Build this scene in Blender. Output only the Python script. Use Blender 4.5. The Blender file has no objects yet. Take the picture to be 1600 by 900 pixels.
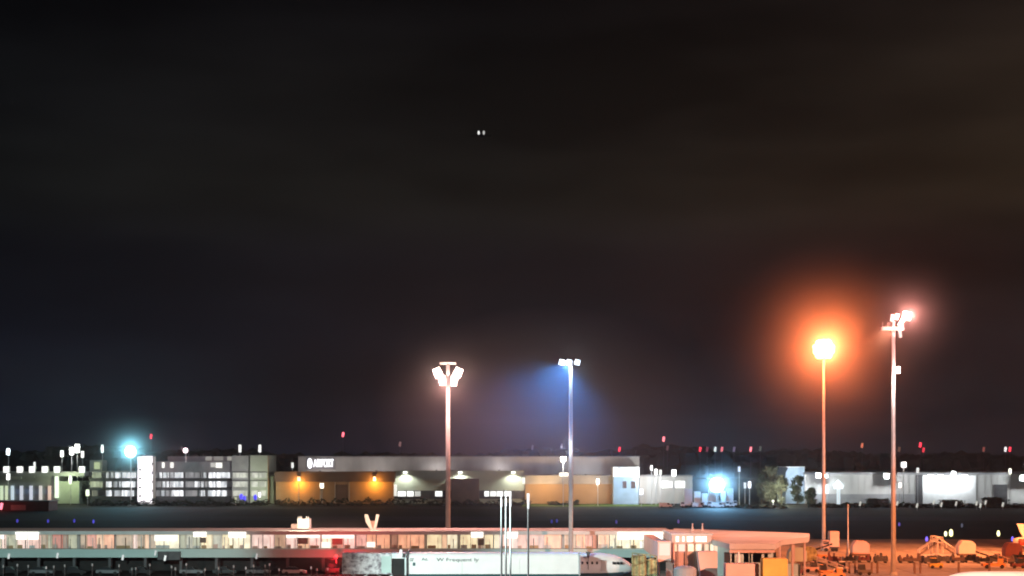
import bpy, bmesh, math, random
from mathutils import Vector, Matrix
random.seed(7)
R = math.radians
scn = bpy.context.scene
col = scn.collection
FPX, CX, HY, CH = 2400.0, 800.0, 712.0, 22.0      # focal length in photo pixels, horizon row, camera height

def X(px, D): return (px - CX) * D / FPX
def Z(py, D): return CH - (py - HY) * D / FPX
def GD(py): return CH * FPX / (py - HY)            # distance of the ground seen at a row

def lin(c):
    c = c / 255.0
    return c / 12.92 if c <= 0.04045 else ((c + 0.055) / 1.055) ** 2.4
def S(r, g, b): return (lin(r), lin(g), lin(b))

# ------------------------------------------------------------------ materials
MATS = {}
def mat(name, color, rough=0.7, var=0.15, scale=0.6, metal=0.0, bump=0.0, stretch=(1, 1, 1), spec=0.3):
    if name in MATS: return MATS[name]
    m = bpy.data.materials.new(name); m.use_nodes = True
    nt = m.node_tree; b = nt.nodes['Principled BSDF']
    b.inputs['Roughness'].default_value = rough
    b.inputs['Metallic'].default_value = metal
    b.inputs['Specular IOR Level'].default_value = spec
    tc = nt.nodes.new('ShaderNodeTexCoord'); mp = nt.nodes.new('ShaderNodeMapping')
    mp.inputs['Scale'].default_value = stretch
    nz = nt.nodes.new('ShaderNodeTexNoise'); nz.inputs['Scale'].default_value = scale
    nz.inputs['Detail'].default_value = 5
    nt.links.new(tc.outputs['Object'], mp.inputs['Vector']); nt.links.new(mp.outputs['Vector'], nz.inputs['Vector'])
    rp = nt.nodes.new('ShaderNodeValToRGB')
    rp.color_ramp.elements[0].position = 0.3; rp.color_ramp.elements[1].position = 0.7
    rp.color_ramp.elements[0].color = tuple(max(0, c * (1 - var)) for c in color) + (1,)
    rp.color_ramp.elements[1].color = tuple(min(1, c * (1 + var)) for c in color) + (1,)
    nt.links.new(nz.outputs['Fac'], rp.inputs['Fac']); nt.links.new(rp.outputs['Color'], b.inputs['Base Color'])
    if bump:
        bp = nt.nodes.new('ShaderNodeBump'); bp.inputs['Strength'].default_value = bump
        nt.links.new(nz.outputs['Fac'], bp.inputs['Height']); nt.links.new(bp.outputs['Normal'], b.inputs['Normal'])
    MATS[name] = m
    return m

def glow(name, color, strength, var=0.0, scale=1.0, stretch=(1, 1, 1), lo=None, sample='NONE'):
    """something that gives off light: a lamp lens, a lit window, a part made to glow"""
    if name in MATS: return MATS[name]
    m = bpy.data.materials.new(name); m.use_nodes = True
    nt = m.node_tree; b = nt.nodes['Principled BSDF']
    b.inputs['Base Color'].default_value = (0.3, 0.3, 0.3, 1)
    b.inputs['Emission Color'].default_value = tuple(color) + (1,)
    b.inputs['Emission Strength'].default_value = strength
    if lo is not None:
        tc = nt.nodes.new('ShaderNodeTexCoord'); mp = nt.nodes.new('ShaderNodeMapping')
        mp.inputs['Scale'].default_value = stretch
        nz = nt.nodes.new('ShaderNodeTexNoise'); nz.inputs['Scale'].default_value = scale; nz.inputs['Detail'].default_value = 3
        rp = nt.nodes.new('ShaderNodeValToRGB')
        rp.color_ramp.elements[0].position = 0.38; rp.color_ramp.elements[1].position = 0.62
        rp.color_ramp.elements[0].color = tuple(lo) + (1,); rp.color_ramp.elements[1].color = tuple(color) + (1,)
        nt.links.new(tc.outputs['Object'], mp.inputs['Vector']); nt.links.new(mp.outputs['Vector'], nz.inputs['Vector'])
        nt.links.new(nz.outputs['Fac'], rp.inputs['Fac']); nt.links.new(rp.outputs['Color'], b.inputs['Emission Color'])
    m.cycles.emission_sampling = sample
    MATS[name] = m
    return m

def G(col255, k=1.0, sample='NONE'):
    nm = 'lit_%d_%d_%d_%d' % (*col255, int(k * 100))
    return glow(nm, S(*col255), k, sample=sample)

M = dict(
    galv=mat('galvanised_steel', (0.55, 0.55, 0.55), 0.5, 0.12, 0.8, 0.2),
    white=mat('white_paint', (0.78, 0.78, 0.77), 0.45, 0.06, 0.5),
    offwhite=mat('offwhite_cladding', (0.55, 0.54, 0.52), 0.6, 0.12, 0.25, stretch=(1, 1, 0.3)),
    grey=mat('grey_cladding', (0.32, 0.32, 0.33), 0.6, 0.15, 0.25),
    dgrey=mat('dark_grey_metal', (0.08, 0.08, 0.085), 0.5, 0.25, 0.6),
    brown=mat('brown_cladding', (0.16, 0.11, 0.09), 0.7, 0.2, 0.2),
    ochre=mat('ochre_cladding', (0.42, 0.28, 0.16), 0.7, 0.12, 0.15),
    sagewall=mat('sage_cladding', (0.42, 0.45, 0.38), 0.7, 0.1, 0.15),
    bluegrey=mat('bluegrey_cladding', (0.38, 0.48, 0.58), 0.6, 0.12, 0.3),
    roofsheet=mat('roof_membrane', (0.60, 0.56, 0.54), 0.75, 0.18, 0.12, stretch=(0.3, 1, 1)),
    concrete=mat('concrete', (0.36, 0.36, 0.35), 0.85, 0.18, 0.3, bump=0.1),
    teal=mat('dark_teal_paint', (0.02, 0.07, 0.08), 0.4, 0.1, 0.5),
    tealpale=mat('pale_teal_panel', (0.45, 0.58, 0.55), 0.5, 0.12, 0.3, stretch=(0.2, 1, 1)),
    black=mat('black_rubber', (0.02, 0.02, 0.02), 0.8, 0.2, 1.0),
    glass=mat('dark_glass', (0.03, 0.035, 0.04), 0.12, 0.2, 0.5, spec=0.6),
    red=mat('red_paint', (0.45, 0.05, 0.04), 0.5, 0.15, 0.5),
    darkred=mat('dull_red_sheet', (0.16, 0.05, 0.045), 0.7, 0.2, 0.4),
    yellow=mat('yellow_paint', (0.65, 0.42, 0.08), 0.5, 0.12, 0.5),
    orange=mat('orange_paint', (0.7, 0.28, 0.08), 0.5, 0.12, 0.5),
    olive=mat('olive_paint', (0.28, 0.27, 0.13), 0.6, 0.65, 1.3),
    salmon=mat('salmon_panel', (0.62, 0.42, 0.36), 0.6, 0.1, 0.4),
    bark=mat('bark', (0.10, 0.075, 0.05), 0.9, 0.3, 2.0),
    leaf=mat('foliage', (0.05, 0.06, 0.035), 0.75, 0.5, 0.35),
    leafpale=mat('foliage_pale', (0.14, 0.14, 0.10), 0.75, 0.4, 0.35),
    wood=mat('far_wood', (0.035, 0.045, 0.03), 0.9, 0.5, 0.03),
    carblack=mat('black_car_paint', (0.02, 0.02, 0.022), 0.25, 0.1, 0.5, spec=0.6),
    cargrey=mat('grey_car_paint', (0.16, 0.17, 0.18), 0.3, 0.1, 0.5, spec=0.6),
    carsilver=mat('silver_car_paint', (0.5, 0.5, 0.5), 0.3, 0.1, 0.5, spec=0.6),
    carwhite=mat('white_car_paint', (0.75, 0.75, 0.75), 0.3, 0.05, 0.5, spec=0.6),
)
# mottled livery on the raised truck body
def mottled():
    m = bpy.data.materials.new('mottled_livery'); m.use_nodes = True
    nt = m.node_tree; b = nt.nodes['Principled BSDF']; b.inputs['Roughness'].default_value = 0.5
    tc = nt.nodes.new('ShaderNodeTexCoord'); mp = nt.nodes.new('ShaderNodeMapping'); mp.inputs['Scale'].default_value = (1, 1, 1.3)
    nz = nt.nodes.new('ShaderNodeTexNoise'); nz.inputs['Scale'].default_value = 0.75; nz.inputs['Detail'].default_value = 6
    nz.inputs['Roughness'].default_value = 0.65
    rp = nt.nodes.new('ShaderNodeValToRGB')
    rp.color_ramp.elements[0].position = 0.40; rp.color_ramp.elements[0].color = (0.16, 0.13, 0.15, 1)
    rp.color_ramp.elements[1].position = 0.56; rp.color_ramp.elements[1].color = (0.66, 0.66, 0.68, 1)
    nt.links.new(tc.outputs['Object'], mp.inputs['Vector']); nt.links.new(mp.outputs['Vector'], nz.inputs['Vector'])
    nt.links.new(nz.outputs['Fac'], rp.inputs['Fac']); nt.links.new(rp.outputs['Color'], b.inputs['Base Color'])
    return m
M['mottled'] = mottled()

# ------------------------------------------------------------------ mesh builder
class MB:
    def __init__(s): s.bm = bmesh.new()
    def box(s, x0, x1, y0, y1, z0, z1):
        v = [s.bm.verts.new(p) for p in ((x0,y0,z0),(x1,y0,z0),(x1,y1,z0),(x0,y1,z0),(x0,y0,z1),(x1,y0,z1),(x1,y1,z1),(x0,y1,z1))]
        for f in ((0,3,2,1),(4,5,6,7),(0,1,5,4),(1,2,6,5),(2,3,7,6),(3,0,4,7)): s.bm.faces.new([v[i] for i in f])
        return s
    def pbox(s, px0, px1, py0, py1, D, depth):       # box whose front face is seen at these photo pixels at distance D
        return s.box(X(px0, D), X(px1, D), D, D + depth, Z(py1, D), Z(py0, D))
    def obox(s, c, size, rot):                        # oriented box
        mt = Matrix.Translation(c) @ rot.to_4x4()
        hx, hy, hz = [q / 2 for q in size]
        v = [s.bm.verts.new(mt @ Vector(p)) for p in ((-hx,-hy,-hz),(hx,-hy,-hz),(hx,hy,-hz),(-hx,hy,-hz),(-hx,-hy,hz),(hx,-hy,hz),(hx,hy,hz),(-hx,hy,hz))]
        for f in ((0,3,2,1),(4,5,6,7),(0,1,5,4),(1,2,6,5),(2,3,7,6),(3,0,4,7)): s.bm.faces.new([v[i] for i in f])
        return s
    def tube(s, a, b, r0, r1=None, n=10, cap=True):
        a, b = Vector(a), Vector(b); r1 = r0 if r1 is None else r1
        d = (b - a); q = d.to_track_quat('Z', 'Y')
        ra, rb = [], []
        for i in range(n):
            t = 2 * math.pi * i / n; o = Vector((math.cos(t), math.sin(t), 0))
            ra.append(s.bm.verts.new(a + q @ (o * r0))); rb.append(s.bm.verts.new(b + q @ (o * r1)))
        for i in range(n): s.bm.faces.new((ra[i], ra[(i+1) % n], rb[(i+1) % n], rb[i]))
        if cap: s.bm.faces.new(ra[::-1]); s.bm.faces.new(rb)
        return s
    def prism(s, pts, z0, z1):                        # polygon in plan, extruded upwards
        lo = [s.bm.verts.new((x, y, z0)) for x, y in pts]; hi = [s.bm.verts.new((x, y, z1)) for x, y in pts]
        n = len(pts)
        for i in range(n): s.bm.faces.new((lo[i], lo[(i+1) % n], hi[(i+1) % n], hi[i]))
        s.bm.faces.new(lo[::-1]); s.bm.faces.new(hi)
        return s
    def side(s, pts, y0, y1):                         # polygon in the xz plane, extruded in y
        a = [s.bm.verts.new((x, y0, z)) for x, z in pts]; b = [s.bm.verts.new((x, y1, z)) for x, z in pts]
        n = len(pts)
        for i in range(n): s.bm.faces.new((a[i], a[(i+1) % n], b[(i+1) % n], b[i]))
        s.bm.faces.new(a[::-1]); s.bm.faces.new(b)
        return s
    def ball(s, c, r, seg=10, squash=(1, 1, 1)):
        c = Vector(c); nv = max(4, seg // 2 + 1); sx, sy, sz = [r * q for q in squash]
        top = s.bm.verts.new(c + Vector((0, 0, sz))); bot = s.bm.verts.new(c - Vector((0, 0, sz))); rings = []
        for j in range(1, nv):
            f = math.pi * j / nv
            rings.append([s.bm.verts.new(c + Vector((sx * math.sin(f) * math.cos(2*math.pi*i/seg), sy * math.sin(f) * math.sin(2*math.pi*i/seg), sz * math.cos(f)))) for i in range(seg)])
        for i in range(seg):
            k = (i + 1) % seg
            s.bm.faces.new((top, rings[0][i], rings[0][k])); s.bm.faces.new((bot, rings[-1][k], rings[-1][i]))
            for a, b in zip(rings, rings[1:]): s.bm.faces.new((a[i], b[i], b[k], a[k]))
        return s
    def loft(s, rings, cap=True):
        vs = [[s.bm.verts.new(p) for p in r] for r in rings]; n = len(rings[0])
        for a, b in zip(vs, vs[1:]):
            for i in range(n): s.bm.faces.new((a[i], a[(i+1) % n], b[(i+1) % n], b[i]))
        if cap: s.bm.faces.new(vs[0][::-1]); s.bm.faces.new(vs[-1])
        return s
    def build(s, name, m, parent=None, origin=None, smooth=False, bevel=0.0):
        bmesh.ops.recalc_face_normals(s.bm, faces=s.bm.faces)
        if bevel: bmesh.ops.bevel(s.bm, geom=s.bm.edges[:], offset=bevel, segments=2, affect='EDGES', clamp_overlap=True)
        org = Vector(origin) if origin is not None else (Vector(parent['_org']) if parent is not None and '_org' in parent else Vector((0,0,0)))
        if parent is None and origin is None:
            xs = [v.co for v in s.bm.verts]
            org = Vector(((min(v.x for v in xs)+max(v.x for v in xs))/2, (min(v.y for v in xs)+max(v.y for v in xs))/2, min(v.z for v in xs)))
        bmesh.ops.translate(s.bm, verts=s.bm.verts, vec=-org)
        me = bpy.data.meshes.new(name); s.bm.to_mesh(me); s.bm.free()
        for mm in (m if isinstance(m, (list, tuple)) else [m]): me.materials.append(mm)
        if smooth:
            for p in me.polygons: p.use_smooth = True
        o = bpy.data.objects.new(name, me); col.objects.link(o)
        if parent is not None: o.parent = parent
        else: o.location = org
        o['_org'] = tuple(org)
        return o

def tag(o, label=None, cat=None, group=None, kind=None):
    if label: o['label'] = label
    if cat: o['category'] = cat
    if group: o['group'] = group
    if kind: o['kind'] = kind
    return o
def thing(name, loc, label, cat, group=None):
    o = bpy.data.objects.new(name, None); col.objects.link(o); o.location = loc; o.empty_display_size = 1
    o['_org'] = tuple(loc)
    return tag(o, label, cat, group)
def dup(root, loc, label, group=None, rotz=None, remat=None):
    r = root.copy(); col.objects.link(r); r.location = loc; r['label'] = label
    if group: r['group'] = group
    if rotz is not None: r.rotation_euler = (0, 0, rotz)
    for ch in list(root.children):
        c = ch.copy(); col.objects.link(c); c.parent = r
        if remat and ch.name.split('.')[0] in remat:
            c.data = ch.data.copy(); c.data.materials.clear(); c.data.materials.append(remat[ch.name.split('.')[0]])
        for g in list(ch.children):
            d = g.copy(); col.objects.link(d); d.parent = c
    return r

def lamp(kind, loc, color, watts, radius=0.3, target=None, size=100, blend=0.5, parent=None):
    l = bpy.data.lights.new('lamp_light', kind); l.color = color; l.energy = watts; l.shadow_soft_size = radius
    o = bpy.data.objects.new('lamp_light', l); col.objects.link(o); o.location = loc
    if kind == 'SPOT':
        l.spot_size = R(size); l.spot_blend = blend
        o.rotation_euler = (Vector(target) - Vector(loc)).to_track_quat('-Z', 'Y').to_euler()
    if parent is not None:
        o.parent = parent; o.location = Vector(loc) - Vector(parent['_org'])
    return o

# ------------------------------------------------------------------ setting: ground, apron, sky
def ground_mat(name, c1, c2, scale, joints=False, rough=0.85):
    m = bpy.data.materials.new(name); m.use_nodes = True
    nt = m.node_tree; b = nt.nodes['Principled BSDF']; b.inputs['Roughness'].default_value = rough
    b.inputs['Specular IOR Level'].default_value = 0.04
    tc = nt.nodes.new('ShaderNodeTexCoord')
    n1 = nt.nodes.new('ShaderNodeTexNoise'); n1.inputs['Scale'].default_value = scale; n1.inputs['Detail'].default_value = 8
    n2 = nt.nodes.new('ShaderNodeTexNoise'); n2.inputs['Scale'].default_value = scale * 14; n2.inputs['Detail'].default_value = 6
    nt.links.new(tc.outputs['Object'], n1.inputs['Vector']); nt.links.new(tc.outputs['Object'], n2.inputs['Vector'])
    mx = nt.nodes.new('ShaderNodeMath'); mx.operation = 'MULTIPLY_ADD'; mx.inputs[1].default_value = 0.4
    nt.links.new(n2.outputs['Fac'], mx.inputs[0]); 
    m2 = nt.nodes.new('ShaderNodeMath'); m2.operation = 'MULTIPLY'; m2.inputs[1].default_value = 0.6
    nt.links.new(n1.outputs['Fac'], m2.inputs[0]); nt.links.new(m2.outputs[0], mx.inputs[2])
    rp = nt.nodes.new('ShaderNodeValToRGB'); rp.color_ramp.elements[0].position = 0.4; rp.color_ramp.elements[1].position = 0.6
    rp.color_ramp.elements[0].color = c1 + (1,); rp.color_ramp.elements[1].color = c2 + (1,)
    nt.links.new(mx.outputs[0], rp.inputs['Fac'])
    out = rp.outputs['Color']
    if joints:
        br = nt.nodes.new('ShaderNodeTexBrick'); br.offset = 0.0
        br.inputs['Scale'].default_value = 1; br.inputs['Brick Width'].default_value = 7.5; br.inputs['Row Height'].default_value = 7.5
        br.inputs['Mortar Size'].default_value = 0.12; br.inputs['Color1'].default_value = (1, 1, 1, 1)
        br.inputs['Color2'].default_value = (0.86, 0.86, 0.86, 1); br.inputs['Mortar'].default_value = (0.45, 0.45, 0.45, 1)
        nt.links.new(tc.outputs['Object'], br.inputs['Vector'])
        mm = nt.nodes.new('ShaderNodeMix'); mm.data_type = 'RGBA'; mm.blend_type = 'MULTIPLY'; mm.inputs[0].default_value = 1
        nt.links.new(out, mm.inputs[6]); nt.links.new(br.outputs['Color'], mm.inputs[7]); out = mm.outputs[2]
    nt.links.new(out, b.inputs['Base Color'])
    return m
def sheet(name, x0, x1, y0, y1, z, m):
    me = bpy.data.meshes.new(name); me.from_pydata([(x0,y0,z),(x1,y0,z),(x1,y1,z),(x0,y1,z)], [], [(0,1,2,3)]); me.materials.append(m)
    o = bpy.data.objects.new(name, me); col.objects.link(o); o['kind'] = 'structure'; return o
sheet('ground', -1100, 1100, -150, 1750, 0.0, ground_mat('field_grass', (0.014, 0.015, 0.011), (0.032, 0.030, 0.022), 0.02))
sheet('taxiway', -1090, 1090, 520, 556, 0.004, ground_mat('taxiway_asphalt', (0.035, 0.035, 0.037), (0.05, 0.05, 0.052), 0.03))
sheet('apron', -320, 420, 40, 405, 0.006, ground_mat('apron_concrete', (0.30, 0.29, 0.27), (0.44, 0.42, 0.39), 0.03, True))
sheet('service_road', -420, 330, 640, 652, 0.008, ground_mat('road_asphalt', (0.04, 0.04, 0.042), (0.06, 0.06, 0.06), 0.05))
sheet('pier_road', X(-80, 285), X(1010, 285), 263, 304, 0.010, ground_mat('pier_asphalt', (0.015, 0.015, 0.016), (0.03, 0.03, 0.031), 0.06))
sheet('grass_verge', X(815, 690), X(1040, 690), 665, 694, 0.010, ground_mat('verge_grass', (0.06, 0.10, 0.02), (0.12, 0.16, 0.04), 0.12))
sheet('stand_line', X(1300, 340), X(1700, 340), 338, 338.35, 0.012, mat('yellow_line_paint', (0.6, 0.45, 0.08), 0.7, 0.2, 1.0))
sheet('apron_edge_line', -320, 420, 398, 398.5, 0.012, mat('white_line_paint', (0.6, 0.6, 0.58), 0.7, 0.25, 1.0))

# far-off wood closing the horizon: one mass of many clumps
w = MB(); rr = random.Random(3)
for row in range(2):
    Dw = 1500 + row * 45
    x = -820.0
    while x < 820:
        px = x * FPX / Dw + CX
        h = 24.5 + 4.0 * math.sin(x * 0.011) + 2.5 * math.sin(x * 0.043 + 1) + rr.uniform(-2, 2) + row * 2
        r = rr.uniform(8, 13)
        w.ball(Vector((x, Dw + rr.uniform(-12, 12), h - r * 0.75)), r, 7, (1.0, 0.8, 0.75))
        w.ball(Vector((x + rr.uniform(-4, 4), Dw + rr.uniform(-12, 12), h * 0.42)), r * 1.15, 7, (1.0, 0.8, 1.1))
        w.box(x - 3, x + 3, Dw, Dw + 3, 0, h * 0.5)
        x += rr.uniform(5, 9)
bmw = w.bm
for v in bmw.verts:
    v.co += Vector((rr.uniform(-1.2, 1.2), rr.uniform(-1.2, 1.2), rr.uniform(-1.0, 1.0)))
for v in bmw.verts:
    if v.co.z < 0.02: v.co.z = 0.02
tag(w.build('far_wood', M['wood'], origin=(0, 1500, 0)), 'dark far-off wood along the horizon behind the airfield', 'wood', kind='stuff')

# ------------------------------------------------------------------ lamps on poles
def lamp_post(px, ytop, D, hw, hh, color, k, label, group='lamp posts around the far buildings', base=0.0, pr=0.14, watts=0, cat='lamp post', lcol=None, name='lamp_post', polem='galv'):
    x = X(px, D); z1 = Z(ytop, D); s = D / FPX
    t = thing(name, (x, D, base), label, cat, group)
    w_, h_ = hw * s * .85, hh * s * .9
    MB().tube((x, D, base), (x, D, z1 - h_), pr * 1.3, pr * 0.8, 8).build('pole', M[polem], t)
    hd = MB().box(x - w_ / 2 - 0.05, x + w_ / 2 + 0.05, D - 0.05, D + max(0.5, w_ * 0.6), z1 - h_ - 0.02, z1 + 0.1).build('lamp_head', M['galv'], t)
    MB().box(x - w_ / 2, x + w_ / 2, D - 0.35, D - 0.1, z1 - h_, z1).build('lens', G(color, max(1.0, k * .6)), hd)
    if watts:
        lamp('POINT', (x, D - 1.2, z1 - h_ / 2), lcol or S(*color), watts, 0.5, parent=t)
    return t

W = (255, 255, 250)
far = [  # px, ytop, D, head w, head h, colour, strength, base z, watts, label
    (13, 701, 720, 6, 11, (225, 245, 250), 2.5, 0, 1500, 'tall floodlight post highest above the left end of the terminal block'),
    (54, 722, 700, 3, 9, W, 2, 12.0, 0, 'small slanted lamp post beside the third square roof lamp'),
    (97, 704, 710, 5, 11, W, 2.5, 0, 1200, 'lamp post just left of the paired white floodlights'),
    (112, 699, 705, 7, 13, W, 3, 0, 3000, 'lower of the paired tall white floodlights left of the car park'),
    (121, 694, 704, 8, 15, W, 3, 0, 4000, 'higher of the paired tall white floodlights left of the car park'),
    (129, 705, 712, 5, 11, W, 2.5, 0, 0, 'lamp post just right of the paired white floodlights'),
    (13, 740, 690, 6, 11, W, 2.5, 0, 400, 'low lamp post beneath the first square roof lamp'),
    (110, 742, 688, 5, 16, (225, 245, 205), 1.6, 0, 800, 'greenish lamp post before the sage wall left of the car park'),
    (137, 765, 685, 6, 11, (225, 240, 200), 1.5, 0, 300, 'short greenish lamp post at the foot of the car park stair'),
    (160, 695, 706, 4, 14, (225, 245, 245), 2.0, 18, 500, 'roof deck lamp post left of the cyan floodlight'),
    (375, 695, 702, 4.5, 13, W, 2.2, 21, 0, 'left of the two slim lamp posts on the car park roof'),
    (406, 695, 702, 4.5, 13, W, 2.2, 21, 0, 'right of the two slim lamp posts on the car park roof'),
    (406, 769, 678, 4, 9, W, 1.8, 0, 300, 'short white lamp post at the right foot of the car park'),
    (368, 777, 676, 4, 9, (190, 195, 160), 0.9, 0, 0, 'dim yellowish post left of the blue lights'),
    (457, 723, 705, 4, 9, W, 1.2, 0, 0, 'small lamp at the dark left corner of the hangar'),
    (1018, 727, 690, 4, 9, W, 1.8, 0, 500, 'leftmost lamp post by the pale office block'),
    (1025, 733, 690, 5, 10, W, 2.4, 0, 600, 'second lamp post by the pale office block'),
    (1032, 734, 692, 4, 9, W, 1.8, 0, 0, 'third lamp post by the pale office block'),
    (1053, 734, 680, 8, 11, W, 2.6, 0, 1500, 'bright double-headed lamp post before the white office windows'),
    (1002, 764, 670, 6, 10, (235, 240, 255), 2.2, 0, 700, 'low lamp post at the corner of the blue-grey wall'),
    (1155, 729, 690, 4, 9, (215, 225, 255), 1.6, 0, 0, 'lone lamp post right of the blinding blue-white floodlight'),
    (1164, 754, 672, 4, 10, (225, 230, 240), 1.5, 0, 0, 'left head of the lamp pair between floodlight and trees'),
    (1171, 752, 670, 5, 12, (225, 230, 240), 1.8, 0, 700, 'right head of the lamp pair between floodlight and trees'),
    (1412, 722, 672, 9, 9, (255, 245, 240), 2.2, 0, 1500, 'square-headed lamp post right of the near mast'),
    (1406, 754, 668, 5, 9, (255, 235, 230), 1.7, 0, 500, 'low lamp post just beside the near mast'),
    (1434, 731, 690, 4, 9, W, 1.6, 0, 0, 'lamp post left of the brightly lit warehouse bay'),
    (1578, 732, 690, 4, 10, (255, 250, 225), 1.7, 0, 600, 'lamp post above the right end of the warehouse'),
    (880, 714, 668, 9, 8, (255, 252, 245), 2.8, 0, 22000, 'lamp post with white head before the long hangar roof'),
    (934, 748, 672, 5, 10, (255, 240, 215), 2.0, 0, 2500, 'lamp post before the ochre wall right of the blue mast'),
]
for px, yt, D, hw, hh, c, k, base, wt, lab in far:
    lamp_post(px, yt, D, hw, hh, c, k, lab, base=base, watts=wt)

# bright glaring floodlights
def flood_post(px, py, D, rad, color, k, watts, lcol, label, base=0.0):
    x, z = X(px, D), Z(py, D)
    t = thing('floodlight_post', (x, D, base), label, 'floodlight')
    MB().tube((x, D + 0.6, base), (x, D + 0.6, z), 0.3, 0.18, 8).build('pole', M['galv'], t)
    MB().tube((x, D + .1, z), (x, D + .6, z), rad * 1.05, n=16).build('lamp_housing', M['galv'], t)
    MB().ball(Vector((x, D - 0.3, z)), rad, 16, (1, .3, 1)).build('lens', G(color, k), t, smooth=True)  # the widest lenses are oversized to take in the flare core
    lamp('SPOT', (x, D - 2.0, z), lcol, watts, 0.8, target=(x * .8, D - 100, z + 20), size=150, blend=.8, parent=t)
    lamp('POINT', (x, D - (10 if px > 1000 else 2), z + 2), lcol, min(16000, watts * .16), 0.8, parent=t)  # added point lamp, set well forward of the blue-white head for its vehicles
    return t
flood_post(204, 706, 685, 2.5, (215, 255, 255), 3.5, 60000, (0.26, 0.80, 1.0), 'glaring cyan floodlight above the left car park')
flood_post(290, 704, 690, 1.1, (255, 235, 240), 3.0, 20000, (1.0, 0.6, 0.65), 'pinkish white floodlight over the car park roof', base=19)
flood_post(1120, 758, 655, 3.2, (215, 240, 255), 4.0, 120000, (0.24, 0.60, 1.0), 'blinding blue-white floodlight over the white vehicles')

# ------------------------------------------------------------------ the four tall apron masts
def mast(px, ytop, D, r0, r1, label, m='galv'):
    x = X(px, D); zt = Z(ytop, D)
    t = thing('floodlight_mast', (x, D, 0), label, 'light mast')
    MB().tube((x, D, 0.3), (x, D, zt), r0, r1, 16).build('pole', M[m], t, smooth=True)
    MB().tube((x, D, 0), (x, D, 0.5), r0 * 1.7, r0 * 1.5, 12).build('base_plinth', M['concrete'], t)
    ld = MB()
    for q in (-.2, .2): ld.tube((x + q, D - r0 - .12, 2), (x + q, D - r1 - .12, zt - 2), .035, n=5)
    z_ = 2.2
    while z_ < zt - 2: ld.box(x - .2, x + .2, D - r0 - .14 + (r0 - r1) * z_ / zt, D - r0 - .1 + (r0 - r1) * z_ / zt, z_, z_ + .05); z_ += .6
    ld.build('ladder', M['galv'], t)
    return t, x, zt
def flood(t, px, py, D, wpx, hpx, tilt, color, k, name='floodlight'):
    s = D / FPX; c = Vector((X(px, D), D - 0.6, Z(py, D)))
    rot = Matrix.Rotation(tilt, 3, 'Y') @ Matrix.Rotation(R(14), 3, 'X')
    h = MB().obox(c, (wpx * s * 1.1, 0.55, hpx * s * 1.1), rot).build(name, M['galv'], t)
    MB().obox(c + rot @ Vector((0, -0.34, 0)), (wpx * s, 0.1, hpx * s), rot).build('lens', G(color, k), h)
    MB().tube(c + Vector((0, 0.2, 0)), (X(px, D), D + 0.3, Z(py, D) - 0.2), 0.06, n=6).build('bracket', M['galv'], h)
# mast 1: pinkish, two leaning clusters under a crossbar
t, x, zt = mast(700, 569, 322, 0.55, 0.38, 'tall pale pink mast with two leaning lamp clusters left of centre')
MB().box(x - 1.7, x + 1.7, 321.8, 322.5, zt - 0.1, zt + 0.35).build('crossbar', M['galv'], t)
for dx, dy, w_, h_, a in ((-17, 9, 11, 8, -25), (-14, 15, 11, 8, -18), (-9, 22, 10, 9, -8), (-8, 28, 9, 8, 0), (17, 9, 11, 8, 25), (14, 15, 11, 8, 18), (10, 22, 10, 9, 8), (9, 29, 9, 8, 0)):
    flood(t, 700 + dx, 570 + dy, 322, w_, h_, R(a), (255, 236, 224), 1.7)
lamp('POINT', (x - 2.6, 320.2, Z(588, 322)), (1.0, 0.60, 0.50), 12000, 0.6, parent=t)
lamp('POINT', (x + 2.6, 320.2, Z(588, 322)), (1.0, 0.60, 0.50), 12000, 0.6, parent=t)
lamp('SPOT', (x, 319.5, zt - 4), (1.0, 0.42, 0.36), 60000, 0.6, target=(x, 290, 0), size=125, blend=.5, parent=t)
# mast 2: blue-white
t, x, zt = mast(892, 562, 281, 0.42, 0.30, 'tall slender mast with three blue-white lamps casting a blue beam')
MB().box(X(876, 281), X(904, 281), 281.0, 281.4, zt - 0.5, zt - 0.2).build('crossbar', M['galv'], t)
for px in (877.5, 889, 902): flood(t, px, 566, 281, 8, 8, R(12), (220, 238, 255), 2.2)
lamp('SPOT', (x - 1.0, 279.6, zt - 1.0), (0.045, 0.26, 0.80), 62000, 0.5, target=(x - 15, 250, 0), size=104, blend=0.5, parent=t)
lamp('POINT', (x - 0.8, 279.8, zt - 1.4), (0.75, 0.88, 1.0), 2200, 0.4, parent=t)
lamp('POINT', (x - 1.2, 278.6, zt - 16), (0.85, 0.9, 1.0), 1200, 0.4, parent=t)  # unseen point lamp added down the mast to whiten its pole
# mast 3: sodium
t, x, zt = mast(1287, 545, 357, 0.42, 0.30, 'tall mast with a single glaring orange sodium crown')
MB().tube((x, 357, zt - 0.4), (x, 357, zt - 0.1), 1.5, 1.5, 14).build('crown_ring', M['galv'], t)
for i in range(24):  # tiers of lamps added so the crown reads as a round glare
    a = (i % 6) * math.pi / 3 + (i // 6) * .5; tr = i // 6; ra = (.75, 1.35, 1.35, .75)[tr]
    c = Vector((x + math.cos(a) * ra, 357 + math.sin(a) * ra, zt - 1.5 + tr * 1.0))
    h = MB().obox(c, (1.1, 0.8, 1.0), Matrix.Rotation(a, 3, 'Z')).build('floodlight', M['galv'], t)
    MB().ball(c + Vector((math.cos(a) * 0.5, math.sin(a) * 0.5, -0.1)), 0.75, 10).build('lens', G((255, 225, 150), 5), h)
lamp('POINT', (x, 354.6, zt), (1.0, 0.185, 0.055), 175000, 0.9, parent=t)
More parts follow.
